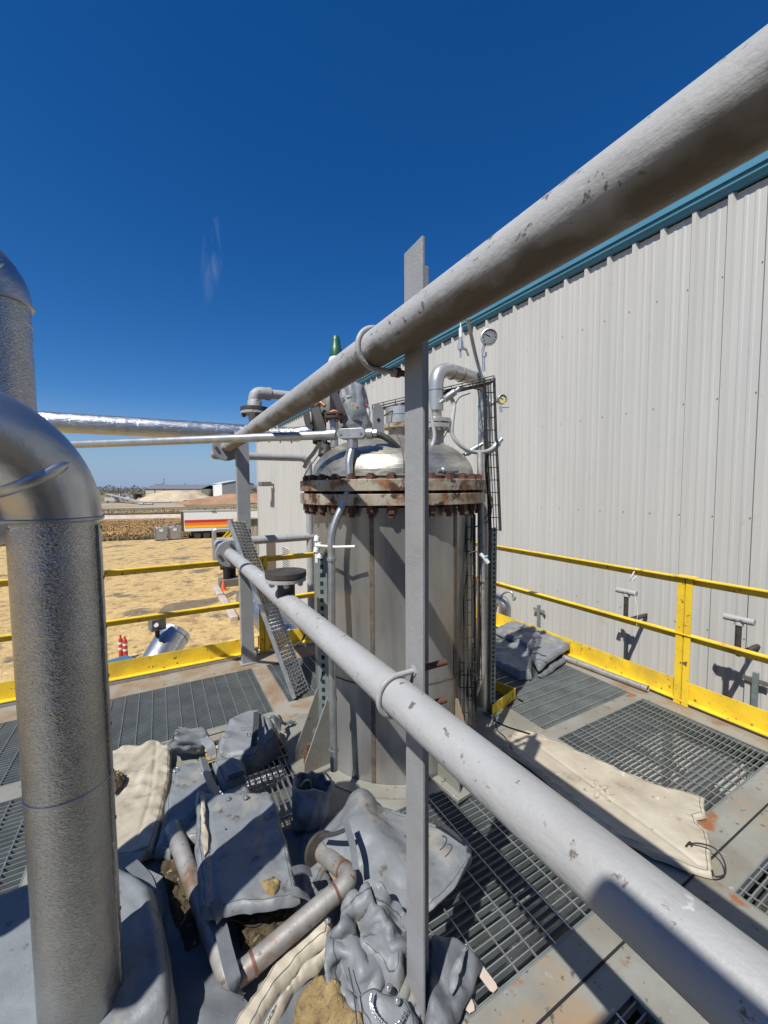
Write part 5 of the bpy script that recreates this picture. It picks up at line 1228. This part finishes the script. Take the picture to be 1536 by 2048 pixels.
ribbon('strap', [PD(668, 785, 2.83), PD(680, 815, 2.80), PD(686, 832, 2.80)], .05, .006, 'velcro', t, side=V((rt.x, rt.y, 0)).cross(Z_))
t = thing('valve_actuator', PD(640, 880, 3.05), 'dark valve body with black straps under the upper grey pipe, left of the wrapped valve', 'valve')
q = MB(); q.cyl(PD(640, 885, 3.0), PD(636, 812, 3.05), .055, 24); q.build('body', M['hole'], t)
q = MB(); q.lathe([(0, 0), (.075, 0), (.085, .05), (.06, .12), (0, .13)], PD(660, 832, 3.05), (0, 0, 1), 20); q.build('bonnet', M['box_grey'], t)
q = MB(); q.tube(spline([PD(632, 812, 2.95), PD(640, 805, 2.93), PD(650, 812, 2.92)], 6), .014, 10); q.tube(spline([PD(659, 826, 2.9), PD(668, 822, 2.9), PD(680, 826, 2.9)], 6), .010, 10); split(q, 'copper_tube', mat('copper_brown', (.32, .15, .08), metal=.4, rough=.5), t)
ribbon('strap', [PD(630, 815, 2.93), PD(640, 845, 2.92), PD(652, 880, 2.92)], .06, .008, 'rubber', t, side=V((fw.x, fw.y, 0)))
ribbon('strap', [PD(612, 825, 2.95), PD(618, 850, 2.95), PD(625, 850, 2.95)], .05, .008, 'rubber', t, side=V((fw.x, fw.y, 0)))
q = MB(); q.cyl(PD(652, 888, 2.98), PD(648, 912, 2.95), .045, 20); q.build('lower_body', M['rubber'], t)
ribbon('hanging_strap', [PD(640, 885, 2.9), PD(628, 905, 2.9), PD(616, 920, 2.9), PD(608, 936, 2.9)], .028, .006, 'rubber', None, 'black strap hanging from the dark valve down past the bent grey pipe', side=V((fw.x, fw.y, 0)))
t = thing('small_valve', PD(733, 840, 2.9), 'small pale valve with a red lever right of the wrapped valve', 'valve')
q = MB(); c = PD(733, 826, 2.9); q.lathe([(0, -.06), (.022, -.055), (.03, -.01), (.03, .01), (.022, .05), (0, .055)], c, (0, 0, 1), 18); q.build('body', M['white'], t)
q = MB(); q.tube(spline([PD(722, 806, 2.9), PD(728, 808, 2.88), PD(735, 812, 2.87)], 4), .008, 8); q.build('red_lever', M['red'], t)
q = MB(); q.cyl(c-V((0, 0, .14)), c-V((0, 0, .05)), .012); q.build('stem', M['galv'], t)

# ================================================================ CLOTH PILE (left foreground)
cloth('wrapped_equipment', [(-160, 1790, .24), (0, 1768, .24), (60, 1745, .24), (232, 1700, .24), (315, 1752, .25), (338, 1830, .25), (352, 1930, .24), (345, 2010, .22), (265, 2075, .20), (100, 2250, .17), (-160, 2500, .15)], .22, M['fabric'],
      'broad pale grey cloth-wrapped equipment at the bottom left, behind the near clad pipe', edge=.06, wr=.010, cr=.004, cs=2.5, sd=9.1, step=.02, kind='solid',
      seams=[(xy(240, 1755, .25), xy(276, 1795, .25)), (xy(276, 1795, .25), xy(300, 1900, .25)), (xy(300, 1900, .25), xy(312, 2010, .25))])
cloth('insulation_blanket', [(330, 1780, .03), (430, 1640, .03), (610, 1650, .03), (690, 1800, .03), (640, 1960, .03), (600, 2120, .03), (360, 2300, .03), (300, 2000, .03)], .028, M['fabric_dark'],
      'dark grey blanket lying flat under the bare bent pipe', sd=3.3, group=GB, step=.02)  # darker cloth paints in the shade that lies on this blanket
cloth('insulation_blanket', [(95, 1560, .06), (225, 1500, .07), (262, 1486, .07), (318, 1477, .08), (343, 1487, .08), (341, 1560, .08), (325, 1632, .08), (305, 1698, .08), (245, 1712, .08), (90, 1740, .07)], .045, M['beige'],
      'wrinkled beige blanket beside the near clad pipe, left of the grey blankets', wr=.014, cr=.013, cs=6, sd=5.2, seams=[(xy(313, 1485, .08), xy(303, 1590, .08)), (xy(303, 1590, .08), xy(270, 1695, .08))])
t5 = cloth('insulation_blanket', [(306, 1697, .10), (322, 1640, .10), (341, 1560, .10), (345, 1532, .10), (385, 1520, .10), (418, 1522, .10), (430, 1575, .11), (418, 1650, .11), (398, 1668, .11), (360, 1675, .10), (340, 1700, .10)], .05, M['fabric'],
      'mid grey blanket lying flat right of the wrinkled beige blanket', cs=5, sd=6.4, group=GB)
for px, py in ((351, 1539), (407, 1543)):
    q = MB(); c = PZ(px, py, .115); q.tube([c+V((cos(a), sin(a), .25*sin(a)))*.013 for a in [2*pi*k/14 for k in range(14)]], .0022, 8, closed=True); o = q.build('ring', M['chain'], origin=t5['_o']); o.parent = t5; o.location = (0, 0, 0)
# drawstring pouch (open, folded)
bag('cloth_pouch', PZ(412, 1486, .075), V((-.8, .12, .32)), [(0, 0), (.068, .0), (.085, .03), (.088, .12), (.090, .21)], M['fabric'], 3.1, amp=.018, open_top=True, lab='grey cloth pouch lying on its side with its dark open end to the left', squash=(.8, 1), group='small grey cloth covers')
ribbon('strap_tab', [PZ(408, 1478, .18), PZ(420, 1492, .15), PZ(424, 1512, .10)], .055, .006, 'fabric', None, 'grey strap tab folded over the front of the side-lying pouch', side=V((1, 0, 0)).cross(Z_))
pil = cloth('insulation_blanket', [(431, 1506, .15), (436, 1470, .17), (455, 1437, .18), (478, 1421, .18), (522, 1418, .18), (548, 1437, .18), (558, 1462, .16), (545, 1482, .14), (505, 1512, .12), (450, 1518, .12)], .11, M['fabric'],
      'plump pale grey blanket pillow with a black strap, at the back of the pile', edge=.05, wr=.012, cr=.012, cs=6, sd=7.7, group=GB, puff=.012, kind='solid')
def child(o, par):
    for k in ('label', 'category', 'group'):
        if k in o: del o[k]
    o.parent = par; o.location = V(o['_o'])-V(par['_o']); return o
child(ribbon('strap', [PZ(513, 1424, .21), PZ(512, 1450, .225), PZ(509, 1478, .205), PZ(507, 1492, .19)], .038, .006, 'velcro', side=Z_), pil)
child(ribbon('strap_edge', [PZ(524, 1432, .205), PZ(527, 1455, .215), PZ(526, 1480, .20), PZ(522, 1500, .165)], .014, .006, 'fabric_dark', side=Z_), pil)
for px in (486, 496.5, 507):
    q = MB(); c = PZ(px, 1458, .225); u_ = (PZ(px+3, 1458, .225)-c).normalized(); w_ = (PZ(px, 1455, .225)-c).normalized()
    q.tube([c+u_*x_*.011+w_*y_*.017 for x_, y_ in ((-1, -1), (1, -1), (1, 1), (-1, 1))], .0024, 6, closed=True); child(q.build('buckle', M['box_grey']), pil)
child(cloth('loose_flap', [(540, 1430, .20), (556, 1425, .15), (580, 1436, .06), (592, 1440, .03), (588, 1446, .03), (572, 1448, .05), (560, 1466, .10)], .012, M['fabric_dark'], '', sd=4.4), pil)
o6 = cloth('insulation_blanket', [(423, 1521, .15), (440, 1514, .15), (470, 1511, .15), (489, 1518, .15), (493, 1550, .15), (470, 1560, .14), (450, 1569, .14), (441, 1560, .14)], .06, M['fabric'],
      'small grey blanket with a short black patch, just below the plump pillow', edge=.03, sd=8.8, cs=7, group=GB)
child(ribbon('velcro_patch', [PZ(456, 1556, .163), PZ(472, 1550, .166), PZ(488, 1545, .163)], .032, .006, 'velcro', side=Z_), o6)
cloth('insulation_blanket', [(446, 1578, .14), (470, 1570, .14), (492, 1560, .14), (505, 1588, .14), (500, 1600, .14), (450, 1602, .14)], .04, M['fabric'], 'grey blanket edge showing between the patched small blanket and the big square one', sd=2.8, group=GB)
ribbon('folded_flap', [PZ(406, 1518, .16), PZ(414, 1545, .16), (PZ(424, 1570, .17)), PZ(434, 1592, .17)], .05, .012, 'fabric', None, 'narrow folded grey flap standing between two flat blankets', side=V((.6, 0, .8)))
# big square blanket
sqp = [(392, 1574, .19), (412, 1580, .20), (470, 1581, .20), (541, 1579, .20), (556, 1612, .20), (575, 1680, .21), (592, 1758, .21), (600, 1790, .21), (560, 1800, .22), (500, 1812, .22), (450, 1818, .22), (402, 1824, .22), (394, 1740, .21), (391, 1650, .20)]
bs = cloth('insulation_blanket', sqp, .034, M['fabric'], 'big square grey blanket with two round buttons in the middle of the pile', edge=.018, wr=.009, cr=.010, cs=4.5, sd=12.3, group=GB, step=.01,
      seams=[(xy(411, 1582, .21), xy(423, 1690, .22)), (xy(423, 1690, .22), xy(428, 1815, .22)), (xy(412, 1581, .21), xy(541, 1580, .21))])
child(ribbon('strap_tab', [PZ(430, 1800, .225), PZ(437, 1822, .215), PZ(442, 1838, .19)], .04, .006, 'fabric_dark', side=Z_), bs)
child(ribbon('strap_tab', [PZ(586, 1742, .225), PZ(606, 1738, .21), PZ(622, 1745, .18)], .04, .006, 'fabric_dark', side=Z_), bs)
child(ribbon('strap_tab', [PZ(583, 1782, .22), PZ(600, 1786, .205), PZ(618, 1796, .16)], .036, .006, 'fabric', side=Z_), bs)
for px, py in ((456.5, 1598), (491.5, 1595)): child(button(PZ(px, py, .205), .0155, None), bs)
child(button(PZ(449, 1657, .213), .005, None, 'rivet'), bs)
child(cloth('torn_patch', [(519, 1765, .225), (530, 1752, .225), (548, 1749, .225), (560, 1757, .225), (557, 1775, .225), (545, 1790, .225), (536, 1788, .225), (524, 1776, .225)], .012, M['wool'], '', edge=.01, wr=.012, cr=.01, cs=16, sd=3.9, step=.007), bs)
child(cloth('frayed_strip', [(401, 1590, .222), (408, 1588, .222), (411, 1640, .225), (416, 1700, .228), (408, 1712, .228), (402, 1650, .225)], .006, M['beige'], '', edge=.006, wr=.006, cr=.006, cs=20, sd=1.9, step=.007), bs)
# bucket-shaped cover
bc = PZ(618, 1648, .02)
bag('cloth_bucket', bc, V((.18, .05, 1)), [(0, 0), (.075, .0), (.098, .03), (.10, .10), (.092, .17), (.098, .215)], M['fabric'], 5.5, amp=.022, open_top=True, lab='open bucket-shaped grey cloth cover standing at the vessel foot', group='small grey cloth covers')
q = MB(); q.tube(spline([PZ(601, 1572, .2), PZ(612, 1560, .22), PZ(622, 1568, .17), PZ(620, 1600, .1)], 6), .006, 8); q.tube(spline([PZ(650, 1545, .26), PZ(662, 1560, .24), PZ(664, 1580, .2)], 6), .005, 8); tag(q.build('drawstring', M['beige']), 'pale drawstring inside the open bucket-shaped cover', 'cord')
# large draped blanket behind the near post
hb = xy(735, 1600, .2)
big = drape('insulation_blanket', [(622, 1672, .10), (630, 1625, .14), (662, 1585, .18), (700, 1562, .21), (732, 1552, .22), (770, 1566, .20), (810, 1596, .15), (858, 1628, .11), (905, 1655, .09), (940, 1680, .08), (945, 1718, .08), (910, 1762, .09), (862, 1802, .10), (800, 1830, .12), (740, 1830, .13), (692, 1790, .12), (682, 1735, .11), (650, 1716, .10)], .30, M['fabric'],
      'large pale grey blanket draped in peaks behind the foreground steel post', [ellipsoid((*xy(722, 1622, .2), .04), .10, .08, .11), ellipsoid((*xy(765, 1700, .12), .02), .10, .10, .11), ellipsoid((*xy(680, 1690, .12), .02), .07, .09, .09)], grow=.02, sd=14.6, group=GB, floor=.045, noise_z=.02, bend=40, frames=34, step=.030, th=.014)
child(ribbon('binding', [PZ(862, 1636, .155), PZ(890, 1654, .145), PZ(925, 1680, .13)], .02, .004, 'velcro', side=Z_), big)
child(ribbon('strap', [PZ(690, 1640, .28), PZ(705, 1690, .25), PZ(712, 1740, .22)], .028, .005, 'fabric_dark', side=Z_), big)
child(ribbon('strap', [PZ(640, 1672, .20), PZ(668, 1668, .24), PZ(690, 1660, .27)], .026, .005, 'velcro', side=Z_), big)
q = MB(); q.tube(spline([PZ(884, 1672, .16), PZ(893, 1676, .165), PZ(890, 1690, .16), PZ(880, 1700, .158)], 6), .0022, 6); child(q.build('hook', M['hole']), big)
cloth('insulation_blanket', [(600, 1660, .04), (640, 1650, .05), (665, 1700, .05), (640, 1760, .05), (600, 1800, .05), (596, 1740, .04)], .035, M['fabric'], 'dark shaded blanket corner between the square blanket and the black disc', sd=2.1, group=GB)
# bare bent pipe with a black disc flange
t = thing('bent_pipe', PZ(470, 1930, .06), 'loose dirty stainless pipe with two elbows and a black disc flange, lying across the pile', 'pipe')
A_, B_, C_, D_ = PZ(345, 1655, .10), PZ(462, 1965, .085), PZ(706, 1756, .17), PZ(642, 1704, .07)
b = MB(); b.tube(route([A_, B_, C_, D_], .062, 12), .0375, 32); b.build('pipe_run', M['pipe_old'], t)
b = MB()
dBC = (C_-B_).normalized(); dCD = (D_-C_).normalized(); dAB = (B_-A_).normalized()
for p, d in ((C_-dBC*.085, dBC), (B_+dBC*.08, dBC), (C_+dCD*.072, dCD)): b.tube([p-d*.005, p+d*.005], .0405, 28)
split(b, 'weld_bead', mat('heat_tinted_weld', (.14, .06, .045), (.24, .14, .10), 20, metal=.4, rough=.5), t)
b = MB(); p = D_; b.tube([p-dCD*.012, p-dCD*.002, p+dCD*.010], [.082, .086, .082], 40); b.build('disc_flange', M['dark_flange'], t)
ribbon('cloth_strap', [PZ(425, 1820, .15), PZ(440, 1850, .155), PZ(452, 1900, .15), PZ(468, 1960, .145), PZ(478, 1995, .07)], .045, .005, 'fabric_dark', None, 'dark grey strap lying over the lower elbow of the bare bent pipe', side=Z_)
q = MB(); q.tube(spline([PZ(405, 1835, .13), PZ(430, 1840, .15), PZ(470, 1842, .1), (PZ(510, 1852, .06)), PZ(560, 1825, .05)], 6), .004, 8); tag(q.build('cord', M['rubber']), 'thin dark cord below the front edge of the square blanket', 'cord')
# dirt and wool debris (uncountable)
for i, (pl_, mm, lab) in enumerate([([(318, 1715, .05), (345, 1690, .05), (375, 1740, .05), (408, 1800, .05), (400, 1880, .05), (372, 1900, .05), (345, 1830, .05)], 'dirt', 'dark crumbly dirt between the wrapped equipment and the bare pipe'),
    ([(466, 1815, .06), (560, 1800, .06), (592, 1806, .06), (580, 1840, .06), (520, 1885, .06), (482, 1890, .06)], 'dirt', 'brown dirt and wool scraps under the front of the square blanket'),
    ([(222, 1540, .12), (238, 1535, .12), (250, 1545, .12), (248, 1562, .12), (228, 1580, .12)], 'dirt', 'dark moss clump on the beige blanket beside the clad pipe')]):
    o = cloth('dirt', pl_, .03, M[mm], lab, 'dirt', edge=.03, wr=.03, cr=.015, cs=22, sd=20+i, step=.009); o['kind'] = 'stuff'
# long beige strips and a lump of mineral wool
bst = cloth('insulation_blanket', [(648, 1812, .10), (664, 1832, .11), (660, 1872, .10), (610, 1905, .09), (560, 1965, .07), (520, 2035, .06), (470, 2150, .05), (425, 2150, .05), (450, 2060, .05), (500, 1985, .06), (575, 1880, .08)], .045, M['beige'],
      'long beige blanket strip with a metal snap, below the bare bent pipe', sd=17.1, cs=4, wr=.008, cr=.006)
child(button(PZ(655, 1843, .125), .012, None, 'snap'), bst)
cloth('insulation_blanket', [(662, 1868, .12), (665, 1892, .11), (635, 1925, .09), (585, 1965, .08), (545, 2050, .06), (500, 2150, .05), (470, 2150, .05), (515, 2050, .06), (560, 1975, .08), (612, 1905, .10)], .05, M['beige'],
      'rolled beige blanket edge running beside the mineral wool lump', sd=18.3, cs=5, edge=.04)
cloth('wool_lump', [(628, 1935, .13), (650, 1925, .14), (682, 1945, .15), (700, 1985, .14), (728, 2005, .13), (742, 2040, .12), (725, 2090, .10), (650, 2100, .10), (600, 2045, .10), (583, 1995, .11), (598, 1965, .12)], .12, M['wool'],
      'chunk of golden mineral wool at the bottom edge of the pile', 'mineral wool', edge=.04, wr=.018, cr=.015, cs=12, sd=19.7, step=.009, kind='solid')
# crumpled cover with a chain
drape('crumpled_cover', [(668, 1960, .12), (676, 1890, .14), (690, 1822, .16), (715, 1776, .18), (760, 1752, .19), (805, 1765, .18), (842, 1800, .15), (850, 1880, .13), (845, 1960, .11), (800, 2010, .10), (750, 2040, .09), (705, 2030, .10)], .34, M['fabric'],
      'large crumpled grey cloth cover heaped left of the foreground steel post', [ellipsoid((*xy(752, 1835, .15), .05), .055, .05, .12), ellipsoid((*xy(705, 1900, .15), .03), .03, .09, .13), ellipsoid((*xy(800, 1900, .12), .03), .04, .05, .10)], grow=.17, sd=33.1, th=.008, cat='insulation cover', group='small grey cloth covers', bend=7, noise_z=.14, floor=.05, frames=42, step=.0125)
pc = [([(714, 1866, .19), (735, 1850, .20), (765, 1843, .20), (792, 1856, .19), (808, 1885, .18), (809, 1930, .17), (798, 1962, .16), (772, 1958, .15), (745, 1920, .17), (716, 1895, .18)], 'pale grey flap lying inside the crumpled cover', 15.5),
      ([(705, 1990, .14), (722, 1968, .15), (765, 1972, .16), (815, 1985, .16), (838, 2020, .14), (850, 2110, .12), (790, 2140, .12), (742, 2080, .12), (715, 2030, .13)], 'pale grey cover corner with two metal rivets, under the chain at the bottom edge', 16.5),
      ([(862, 1858, .14), (905, 1868, .13), (938, 1886, .11), (962, 1912, .09), (945, 1960, .09), (915, 2020, .09), (885, 2120, .08), (840, 2130, .08), (850, 1990, .12)], 'dark grey blanket fold right of the foreground steel post', 17.5)]
ob = []
for p_, lab, sd in pc: ob.append(cloth('insulation_blanket', p_, .05, M['fabric'] if 'dark' not in lab else M['fabric_dark'], lab, edge=.03, wr=.016, cr=.022, cs=6, sd=sd, step=.0085, group=GB))
for px, py in ((776, 1978), (794, 2003)): child(button(PZ(px, py, .175), .011, None), ob[1])
cloth('torn_flap', [(925, 1893, .16), (937, 1880, .16), (930, 1905, .15), (917, 1945, .13), (903, 1985, .12), (896, 1960, .12), (910, 1920, .14)], .012, M['fabric'], 'pale torn cloth flap on the dark grey fold right of the post', sd=9.9, step=.008)
q = MB(); P = spline([PZ(744, 1990, .19), PZ(742, 2010, .18), PZ(755, 2035, .17), PZ(780, 2055, .16), PZ(800, 2045, .165), PZ(812, 2022, .17)], 12)
tot = densify(P, .006); k = 0
for i in range(0, len(tot)-2, 2):
    c = tot[i]; d = (tot[i+1]-tot[i]).normalized(); s_ = d.cross(Z_).normalized(); n_ = s_.cross(d)
    o_ = s_ if k % 2 else n_; q.tube([c+d*cos(a)*.0075+o_*sin(a)*.0045 for a in [2*pi*j/8 for j in range(8)]], .0014, 5, closed=True); k += 1
tag(q.build('chain', M['chain']), 'small steel chain draped over the crumpled cover at the bottom edge', 'chain')
q = MB(); q.tube(spline([PZ(697, 1935, .2), PZ(708, 1990, .18), PZ(715, 2060, .15), PZ(716, 2120, .1)], 6), .0022, 6); tag(q.build('cord', M['rubber']), 'thin black cord hanging down the left side of the crumpled cover', 'cord')
for a_, b_, lab in (((925, 1895), (991, 1982), 'longer pale wooden slat lying on the grating right of the foreground post'), ((905, 1935), (944, 2025), 'shorter pale wooden slat at the corner of the grating')):
    p, r_ = PZ(*a_, .02), PZ(*b_, .012); d = (r_-p).normalized(); s_ = d.cross(Z_).normalized(); q = MB(); w_ = .017
    q.prism([p-s_*w_, r_-s_*w_-d*.012, r_-s_*w_*.6, r_+s_*w_*.6, r_+s_*w_-d*.012, p+s_*w_], V((0, 0, .004))); tag(q.build('wooden_slat', M['slat'], smooth=0), lab, 'slat')
# grey webbing scraps between beige blanket and wrapped equipment
for i, (pp, lab) in enumerate([([(232, 1735), (262, 1716), (285, 1712)], 'short rolled grey webbing end beside the beige blanket'), ([(236, 1722), (275, 1745), (316, 1765)], 'grey webbing strap lying across towards the dirt'), ([(262, 1728), (290, 1760), (300, 1790)], 'dark grey webbing strap tucked behind the wrapped equipment')]):
    ribbon('webbing_strap', [PZ(x, y, .13+.01*i) for x, y in pp], .05, .008, 'fabric' if i < 2 else 'fabric_dark', None, lab, side=Z_)
# ================================================================ right side things
gl = 'folded blankets by the right railing'
cloth('insulation_blanket', [(960, 1290, .085), (985, 1262, .09), (1030, 1262, .10), (1056, 1285, .10), (1066, 1310, .09), (1064, 1344, .08), (1040, 1345, .08), (1000, 1325, .08), (960, 1312, .08)], .07, M['fabric'], 'lower of the two folded grey blankets beside the right toe board', edge=.04, sd=21.2, cs=5, wr=.012, cr=.012, group=gl)
cloth('insulation_blanket', [(985, 1258, .16), (1005, 1247, .17), (1033, 1238, .17), (1085, 1258, .17), (1141, 1281, .15), (1139, 1290, .14), (1105, 1312, .12), (1078, 1334, .10), (1068, 1318, .12), (1056, 1288, .14), (1020, 1272, .15)], .045, M['fabric'], 'upper folded grey blanket with a sharp corner beside the right toe board', edge=.03, sd=22.7, cs=5, wr=.014, cr=.012, group=gl)
cloth('insulation_blanket', [(1075, 1345, .05), (1100, 1326, .06), (1128, 1308, .07), (1132, 1318, .05), (1105, 1338, .04), (1084, 1350, .03)], .03, M['fabric_dark'], 'dark folded underside of the grey blankets beside the right toe board', sd=23.7, group=gl)
q = MB(); q.tube(spline([PZ(1065, 1308, .19), PZ(1075, 1306, .20), PZ(1085, 1311, .19), PZ(1092, 1312, .18)], 5), .005, 8); tag(q.build('cord', M['hole']), 'short black cord end on the sharp-cornered folded blanket', 'cord')
st = PZ(1198, 1578, .035)
sb = cloth('insulation_blanket', [(1003, 1492, .03), (1030, 1462, .03), (1058, 1460, .03), (1110, 1478, .03), (1190, 1513, .03), (1260, 1545, .03), (1330, 1572, .03), (1380, 1582, .03), (1410, 1591, .03), (1412, 1630, .03), (1392, 1634, .03), (1398, 1648, .03), (1417, 1660, .03), (1426, 1750, .03), (1380, 1738, .03), (1310, 1712, .03), (1235, 1672, .03), (1165, 1622, .03), (1080, 1548, .03)], .018, [M['beige'], M['stain_mark']],
      'long flat beige blanket with a brown star-shaped stain, lying beyond the lower grey pipe', edge=.012, wr=.006, cr=.0035, cs=3.5, sd=25.5, step=.0085, seams=[(xy(1080, 1490, .04), xy(1400, 1725, .04))])
me = sb.data; so_ = V(sb['_o'])
for p in me.polygons:
    c = p.center+so_; dx, dy = c.x-st.x, c.y-st.y; d = hypot(dx, dy); a = atan2(dy, dx)
    rr = .062+.024*cos(7*a+.6)+.006*sin(3*a)
    if c.z > .02 and (rr-.013 < d < rr or d < .012 or (.026 < d < .034 and sin(5*a) > 0)): p.material_index = 1
q = MB(); q.tube(spline([PZ(1375, 1688, .04), PZ(1400, 1687, .06), PZ(1430, 1697, .07), PZ(1448, 1722, .05), PZ(1450, 1748, .03), PZ(1430, 1753, .04), PZ(1424, 1740, .04)], 8), .0035, 8); q.tube(spline([PZ(1372, 1692, .045), PZ(1380, 1684, .05), PZ(1384, 1692, .045)], 4), .004, 8)
tag(q.build('wire_loop', M['black']), 'black wire loop at the near end of the long beige blanket', 'wire')
t = thing('loose_pipe', (3.66, 2.4, .03), 'bare grey pipe lying along the right toe board', 'pipe')
q = MB(); e1 = PZ(1296, 1378, .03); s_ = PZ(1120, 1312, .03); d = (e1-s_).normalized(); q.tube([s_-d*1.6, e1], .029, 24, caps=False); q.tube([s_-d*1.6, e1], .025, 24, caps=False); q.build('tube_wall', M['pipe_old'], t)
q = MB(); q.cyl(e1-d*.05, e1-d*.04, .025); q.build('bore', M['hole'], t)
t = thing('yellow_curb', PZ(1005, 1415, 0), 'short yellow kick plate box on the grating right of the vessel', 'kick plate')
a, c = PZ(985, 1432, 0), PZ(1031, 1397, 0); dd_ = (c-a).normalized(); n_ = V((-dd_.y, dd_.x, 0))
q = MB(); q.prism([a, c, c+V((0, 0, .09)), a+V((0, 0, .09))], n_*.006); q.build('front_plate', M['yellow'], t, smooth=0)
q = MB(); q.prism([c+n_*.006, c+n_*.28, c+n_*.28+V((0, 0, .09)), c+n_*.006+V((0, 0, .09))], dd_*-.006); q.build('side_plate', M['yellow'], t, smooth=0)
# pipework and handwheel beyond the right rail, behind the vessel
t = thing('clad_elbow', PX(1010, 1215, 4.35), 'aluminium-clad elbow and valve handwheel behind the right railing', 'pipe')
e = PX(1010, 1208, 4.35); b = MB(); b.tube(route([e+V((0, 1.0, .05)), e+V((0, 0, .04)), e+V((0, 0, -.5))], .12, 10), .085, 28); b.build('jacket', M['alu_smooth'], t)
b = MB(); c = e+V((0, .62, .2)); b.tube([c+V((cos(a)*.1, sin(a)*.1, 0)) for a in [2*pi*k/20 for k in range(20)]], .01, 8, closed=True); b.cyl(c-V((0, 0, .18)), c+V((0, 0, .01)), .016)
for a in (0, pi/2): b.bar(c+V((cos(a)*.1, sin(a)*.1, 0)), c-V((cos(a)*.1, sin(a)*.1, 0)), .012, .008)
b.build('handwheel', M['dark_flange'], t)
b = MB(); b.tube(spline([e+V((-.05, .1, -.45)), e+V((-.08, .1, -.1)), e+V((-.05, -.0, .15)), e+V((0, -.12, .2)), e+V((0, -.16, .1)), e+V((0, -.2, .15))], 8), .014, 10); b.build('bent_tube', M['galv'], t)
# unseen tall box added beside the camera (casts the shade on the near deck)
t = thing('equipment_cabinet', (-.6, -.8, 0), 'tall aluminium-clad enclosure standing to the left of the viewpoint', 'cabinet')
q = MB(); q.bb((-.75, -1.3, 0), (-.42, -.18, 2.85)); q.build('housing', M['paint_post'], t, bevel=.02)
q = MB(); q.bb((-.42, -1.15, .2), (-.41, -.32, 2.6)); q.build('door', M['paint_post'], t, bevel=.004)
for i, (x, y, h, r_) in enumerate([(-2.4, -3.3, 3.4, 1.0), (.2, -3.6, 3.8, 1.15), (2.9, -3.4, 3.2, 1.0)]):  # unseen cylinders added to block fill light and darken reflections
    q = MB(); q.lathe([(0, GZ), (r_, GZ), (r_, h-.3), (r_*.8, h-.05), (0, h+.05)], (x, y, 0), seg=40)
    tag(q.build('storage_tank', M['box_grey']), ['dark storage tank behind the viewpoint, left', 'taller dark storage tank behind the viewpoint, centre', 'dark storage tank behind the viewpoint, right'][i], 'tank', 'storage tanks behind the viewpoint')
# clean-up of the helper property
for o in sc.objects:
    if '_o' in o: del o['_o']
